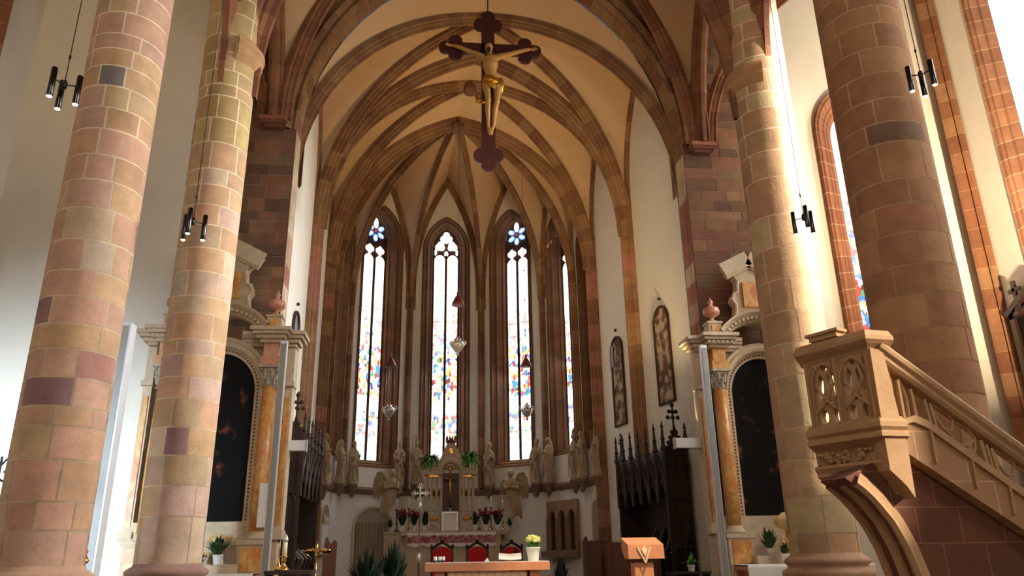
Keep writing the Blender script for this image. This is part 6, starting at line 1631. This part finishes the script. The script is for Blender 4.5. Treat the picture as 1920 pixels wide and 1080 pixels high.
# things on the side altars
ZG = 1.54
pot_plant((-4.55, 18.05, ZG), 'white pot of yellow flowers and greenery on the altar behind the far left pillar', .5, .34, 60, M_leaf, pot=(.1, .2), lw=.08, flower=M_petal, fl_n=26, fl_r=.035, seed=111, name='flower_pot')
pot_plant((-4.9, 18.0, 1.36+.0), 'small white pot with pale blossoms at the foot of the left altar painting', .3, .2, 30, M_leaf, pot=(.09, .2), lw=.06, flower=M_petal, fl_n=20, fl_r=.03, seed=112, name='flower_pot')
pot_plant((at(1440, 1000, 18.1).x, 18.1, ZG), 'leafy green plant in front of the right altar painting', .55, .3, 50, M_leaf, pot=(.1, .16), lw=.09, seed=113)
pot_plant((at(1467, 1000, 17.75).x, 17.75, 1.36), 'white pot of small orange flowers on the right altar cloth', .34, .16, 40, M_leaf, pot=(.1, .22), lw=.05, flower=M_petal, fl_n=34, fl_r=.025, seed=114, name='flower_pot')
t = thing('gilt_monstrance', (at(1476, 1000, 18.0).x, 18.0, ZG), 'gilded and pale draped ornament half behind the sunlit pillar on the right altar', 'ornament')
mb = MB(); mb.smooth = True; mb.lathe([(.14, 0), (.12, .05), (.04, .12), (.03, .45), (.05, .5), (.03, .56)], (0, 0, 0), 16); mb.build('stem', M_gold, t)
mb = MB(); mb.smooth = True; mb.lathe([(.05, .56), (.2, .62), (.26, .74), (.2, .84), (.06, .95)], (0, 0, 0), 20, ripple=lambda a, z: .12*math.sin(6*a)); mb.build('head', M_petal, t)
p = at(1292, 1072, 18.2); t = thing('side_table', (p.x, 18.2, .24 if False else ZCH), 'dark low table with a plant between the right choir stall and the loudspeaker', 'table')
zt_ = p.z-ZCH; mb = MB(); mb.box((0, 0, zt_-.02), (.9, .45, .05)); mb.build('top', M_wood, t)
for s in (-1, 1):
    mb = MB(); mb.box((s*.4, 0, (zt_-.04)/2), (.05, .4, zt_-.04)); mb.build('leg', M_wood, t)
pot_plant((p.x+.06, 18.2, p.z+.005), 'arching green plant in a pale pot on the dark low table', .36, .3, 26, M_fern, pot=(.09, .14), lw=.06, droop=.25, seed=115)

# sanctuary lamps hanging on long wires in the apse
def sanctuary_lamp(px, yc, yl, Y, label, k=1.0):
    P, Q = at(px, yc, Y), at(px, yl, Y); dz = P.z-Q.z; t = thing('sanctuary_lamp', (Q.x, Y, Q.z), label, 'hanging lamp', 'silver sanctuary lamps in the apse')
    zv = 17.2-Q.z
    mb = MB(); mb.smooth = True; mb.tube([(0, 0, dz), (0, 0, zv)], .007, 6)
    for zz in (dz+1.2, dz+2.4, dz+3.6): mb.sphere((0, 0, zz), .03, 8, 6)
    mb.build('wire', M_black, t)
    mb = MB(); mb.smooth = True; mb.lathe([(.02, dz+.3*k), (.05, dz+.22*k), (.04, dz+.16*k), (.1, dz+.08*k), (.19*k, dz-.12*k), (.21*k, dz-.2*k), (.17*k, dz-.2*k)], (0, 0, 0), 14, ripple=lambda a, z: .08*math.cos(7*a)); mb.build('canopy', M_canopy, t)
    mb = MB(); mb.smooth = True
    for a in (0.4, 2.5, 4.6): mb.tube([(.15*k*math.cos(a), .15*k*math.sin(a), dz-.2*k), (.2*k*math.cos(a), .2*k*math.sin(a), .05)], .006, 5)
    mb.build('chain', M_silver, t)
    mb = MB(); mb.smooth = True; mb.lathe([(.01, -.42*k), (.05, -.36*k), (.03, -.3*k), (.1, -.24*k), (.2*k, -.08*k), (.22*k, .02), (.16*k, .08*k), (.1, .1*k), (.12, .16*k)], (0, 0, 0), 18, ripple=lambda a, z: .1*math.cos(6*a))
    for q in range(3):
        a = .4+2.1*q; d = V((math.cos(a), math.sin(a), 0)); mb.tube([d*.18*k, d*.3*k+V((0, 0, .04)), d*.28*k+V((0, 0, .14)), d*.2*k+V((0, 0, .12))], [.03, .03, .025, .012], 6)
    mb.build('bowl', M_silver, t)
    mb = MB(); mb.smooth = True; mb.lathe([(.05, .1*k), (.06, .16*k), (.05, .24*k), (.02, .26*k)], (0, 0, 0), 12); mb.build('red_glass', M_redglass, t)
M_redglass = mat('red_votive_glass', (200, 20, 24), rough=.15, noise=.02)
sanctuary_lamp(729, 678, 768, 27.5, 'silver hanging sanctuary lamp right of the left stained window', 1.0)
sanctuary_lamp(858, 562, 645, 25.5, 'higher silver hanging sanctuary lamp in front of the centre window', 1.05)
sanctuary_lamp(988, 678, 768, 27.5, 'hanging sanctuary lamp silhouetted against the right stained window', .95)

# framed picture on the right aisle wall and the plant at the left edge
def station():
    Y = 14.2; a = at(1890, 575, Y); b = at(1935, 715, Y); t = thing('framed_painting', (15.42, Y, 0), 'dark framed painting topped with a little cross on the right aisle wall', 'picture', world=True)
    z0, z1 = at(1895, 712, Y).z-1.2, at(1893, 590, Y).z; y0, y1 = 11.6, 14.0; x = 15.4
    return t
def station2():
    A = atl(1893, 590, (15.3, 0, 0), (1, 0, 0)); B = atl(1912, 712, (15.3, 0, 0), (1, 0, 0)); y1 = A.y; y0 = y1-2.4; z1 = A.z; z0 = z1-2.6; x = 15.3
    t = thing('framed_painting', (x, (y0+y1)/2, z0), 'dark framed painting topped with a little cross on the right aisle wall', 'picture', world=True); c = (y0+y1)/2
    mb = MB(); 
    for (ya, yb, za, zb) in ((y0, y1, z1-.16, z1), (y0, y1, z0, z0+.16), (y0, y0+.16, z0, z1), (y1-.16, y1, z0, z1)): mb.box((x+.05, (ya+yb)/2, (za+zb)/2), (.18, yb-ya, zb-za))
    mb.bar((x+.05, y1+.1, z1), (x+.05, c, z1+.7), .16, .2, up=(1, 0, 0)); mb.bar((x+.05, y0-.1, z1), (x+.05, c, z1+.7), .16, .2, up=(1, 0, 0)); mb.build('frame', M_frame, t)
    mb = MB(); mb.box((x+.08, c, (z0+z1)/2), (.06, y1-y0-.3, z1-z0-.3)); mb.build('painting', M_paint, t)
    mb = MB(); yy = y1-.2; q = atl(1904, 552, (15.3, 0, 0), (1, 0, 0)); mb.box((x, q.y, q.z), (.09, .1, .75)); mb.box((x, q.y, q.z+.12), (.09, .4, .1)); mb.lathe([(.2, -.6), (.12, -.5), (.08, -.35)], (x, q.y, q.z), 10); mb.build('cross', M_frame, t)
station2()
# =================================================================== LIGHT
w = bpy.data.worlds.new('sky'); SC.world = w; w.use_nodes = True
bg = w.node_tree.nodes['Background']; bg.inputs[0].default_value = (1.0, .97, .93, 1); bg.inputs[1].default_value = .07
def area(name, loc, target, sx, sy, power, col, spread=180):
    d = bpy.data.lights.new(name, 'AREA'); d.shape = 'RECTANGLE'; d.size = sx; d.size_y = sy; d.energy = power; d.color = col; d.spread = math.radians(spread)
    o = bpy.data.objects.new(name, d); COL.objects.link(o); o.location = loc
    o.rotation_euler = (V(target)-V(loc)).to_track_quat('-Z', 'Y').to_euler(); return o
sd = bpy.data.lights.new('sun', 'SUN'); sd.energy = 17; sd.angle = math.radians(2.2); sd.color = (1, .93, .8)
so = bpy.data.objects.new('sun', sd); COL.objects.link(so)
so.rotation_euler = V((-.82, .57, -.40)).to_track_quat('-Z', 'Y').to_euler()
DAY = (.97, 1, 1)
for y, wd, pw in ((1.5, 1.2, 900), (9.0, 1.3, 400), (16.0, 1.6, 450)): area('window_daylight_fill', (XR+.3, y, 11.2), (-2, y+1.5, 2.0), wd, 9, pw, DAY, 125)
area('left_wall_fill', (-10.6, -7.5, 3.5), (-9.6, 19, 2.0), 1.2, 3, 420, (.78, .98, 1.16), 27)  # added cool fill for the left aisle wall, no door behind it
area('west_fill', (1.6, -7.6, 11), (1.6, 15, 6), 5, 6, 900, (1, .95, .86), 180)  # added soft frontal fill before the closed west wall, no window there
area('window_daylight_fill', (XR+.3, 13.2, 11.0), (-5, 16.2, 4.5), 1.2, 8, 950, DAY, 50)  # added narrow fill in the widened opening, brightens the far-left pillar
WARM = (1, .72, .36)
for W_, e in ((W2, 60), (W4, 130), (W5, 60), (W3, 70)):          # daylight falling in through the apse windows
    q = W_[0](W_[1], 9.0, -.45); area('apse_window_daylight', q, W_[0](W_[1], 4.0, 6), .9, 7, e, (.9, .98, 1.08), 150)
# jamb floodlights turned up at the vaults; both aisle lamps are added unseen warm fill
for p, tg, e, sp in (((-3.2, 18.75, 4.7), (5.8, 24, 12.5), 62, 75), ((6.4, 18.75, 4.7), (0.0, 25, 17), 190, 80), ((12.5, 9, 3.0), (15, 18, 11), 620, 60), ((-8.8, 8, 3.0), (-10.4, 18.5, 20), 60, 50)):
    area('flood_and_fill_lamp', p, tg, .6, .3, e, (1, .8, .5) if p[0] > 10 else WARM, sp)
sp = bpy.data.lights.new('lectern_fill_spot', 'SPOT'); sp.energy = 7000; sp.color = (1, .8, .5); sp.spot_size = math.radians(17); sp.spot_blend = .6; sp.shadow_soft_size = .15  # added unseen spot, warms the lectern and altar table
so2 = bpy.data.objects.new('lectern_fill_spot', sp); COL.objects.link(so2); so2.location = (5.0, 6.0, 12.0); so2.rotation_euler = (V((2.9, 13.9, 1.4))-V(so2.location)).to_track_quat('-Z', 'Y').to_euler()
SC.view_settings.view_transform = 'Standard'; SC.view_settings.look = 'None'; SC.view_settings.exposure = 0; SC.view_settings.gamma = 1
SC.view_settings.use_curve_mapping = False
SC.cycles.use_denoising = True
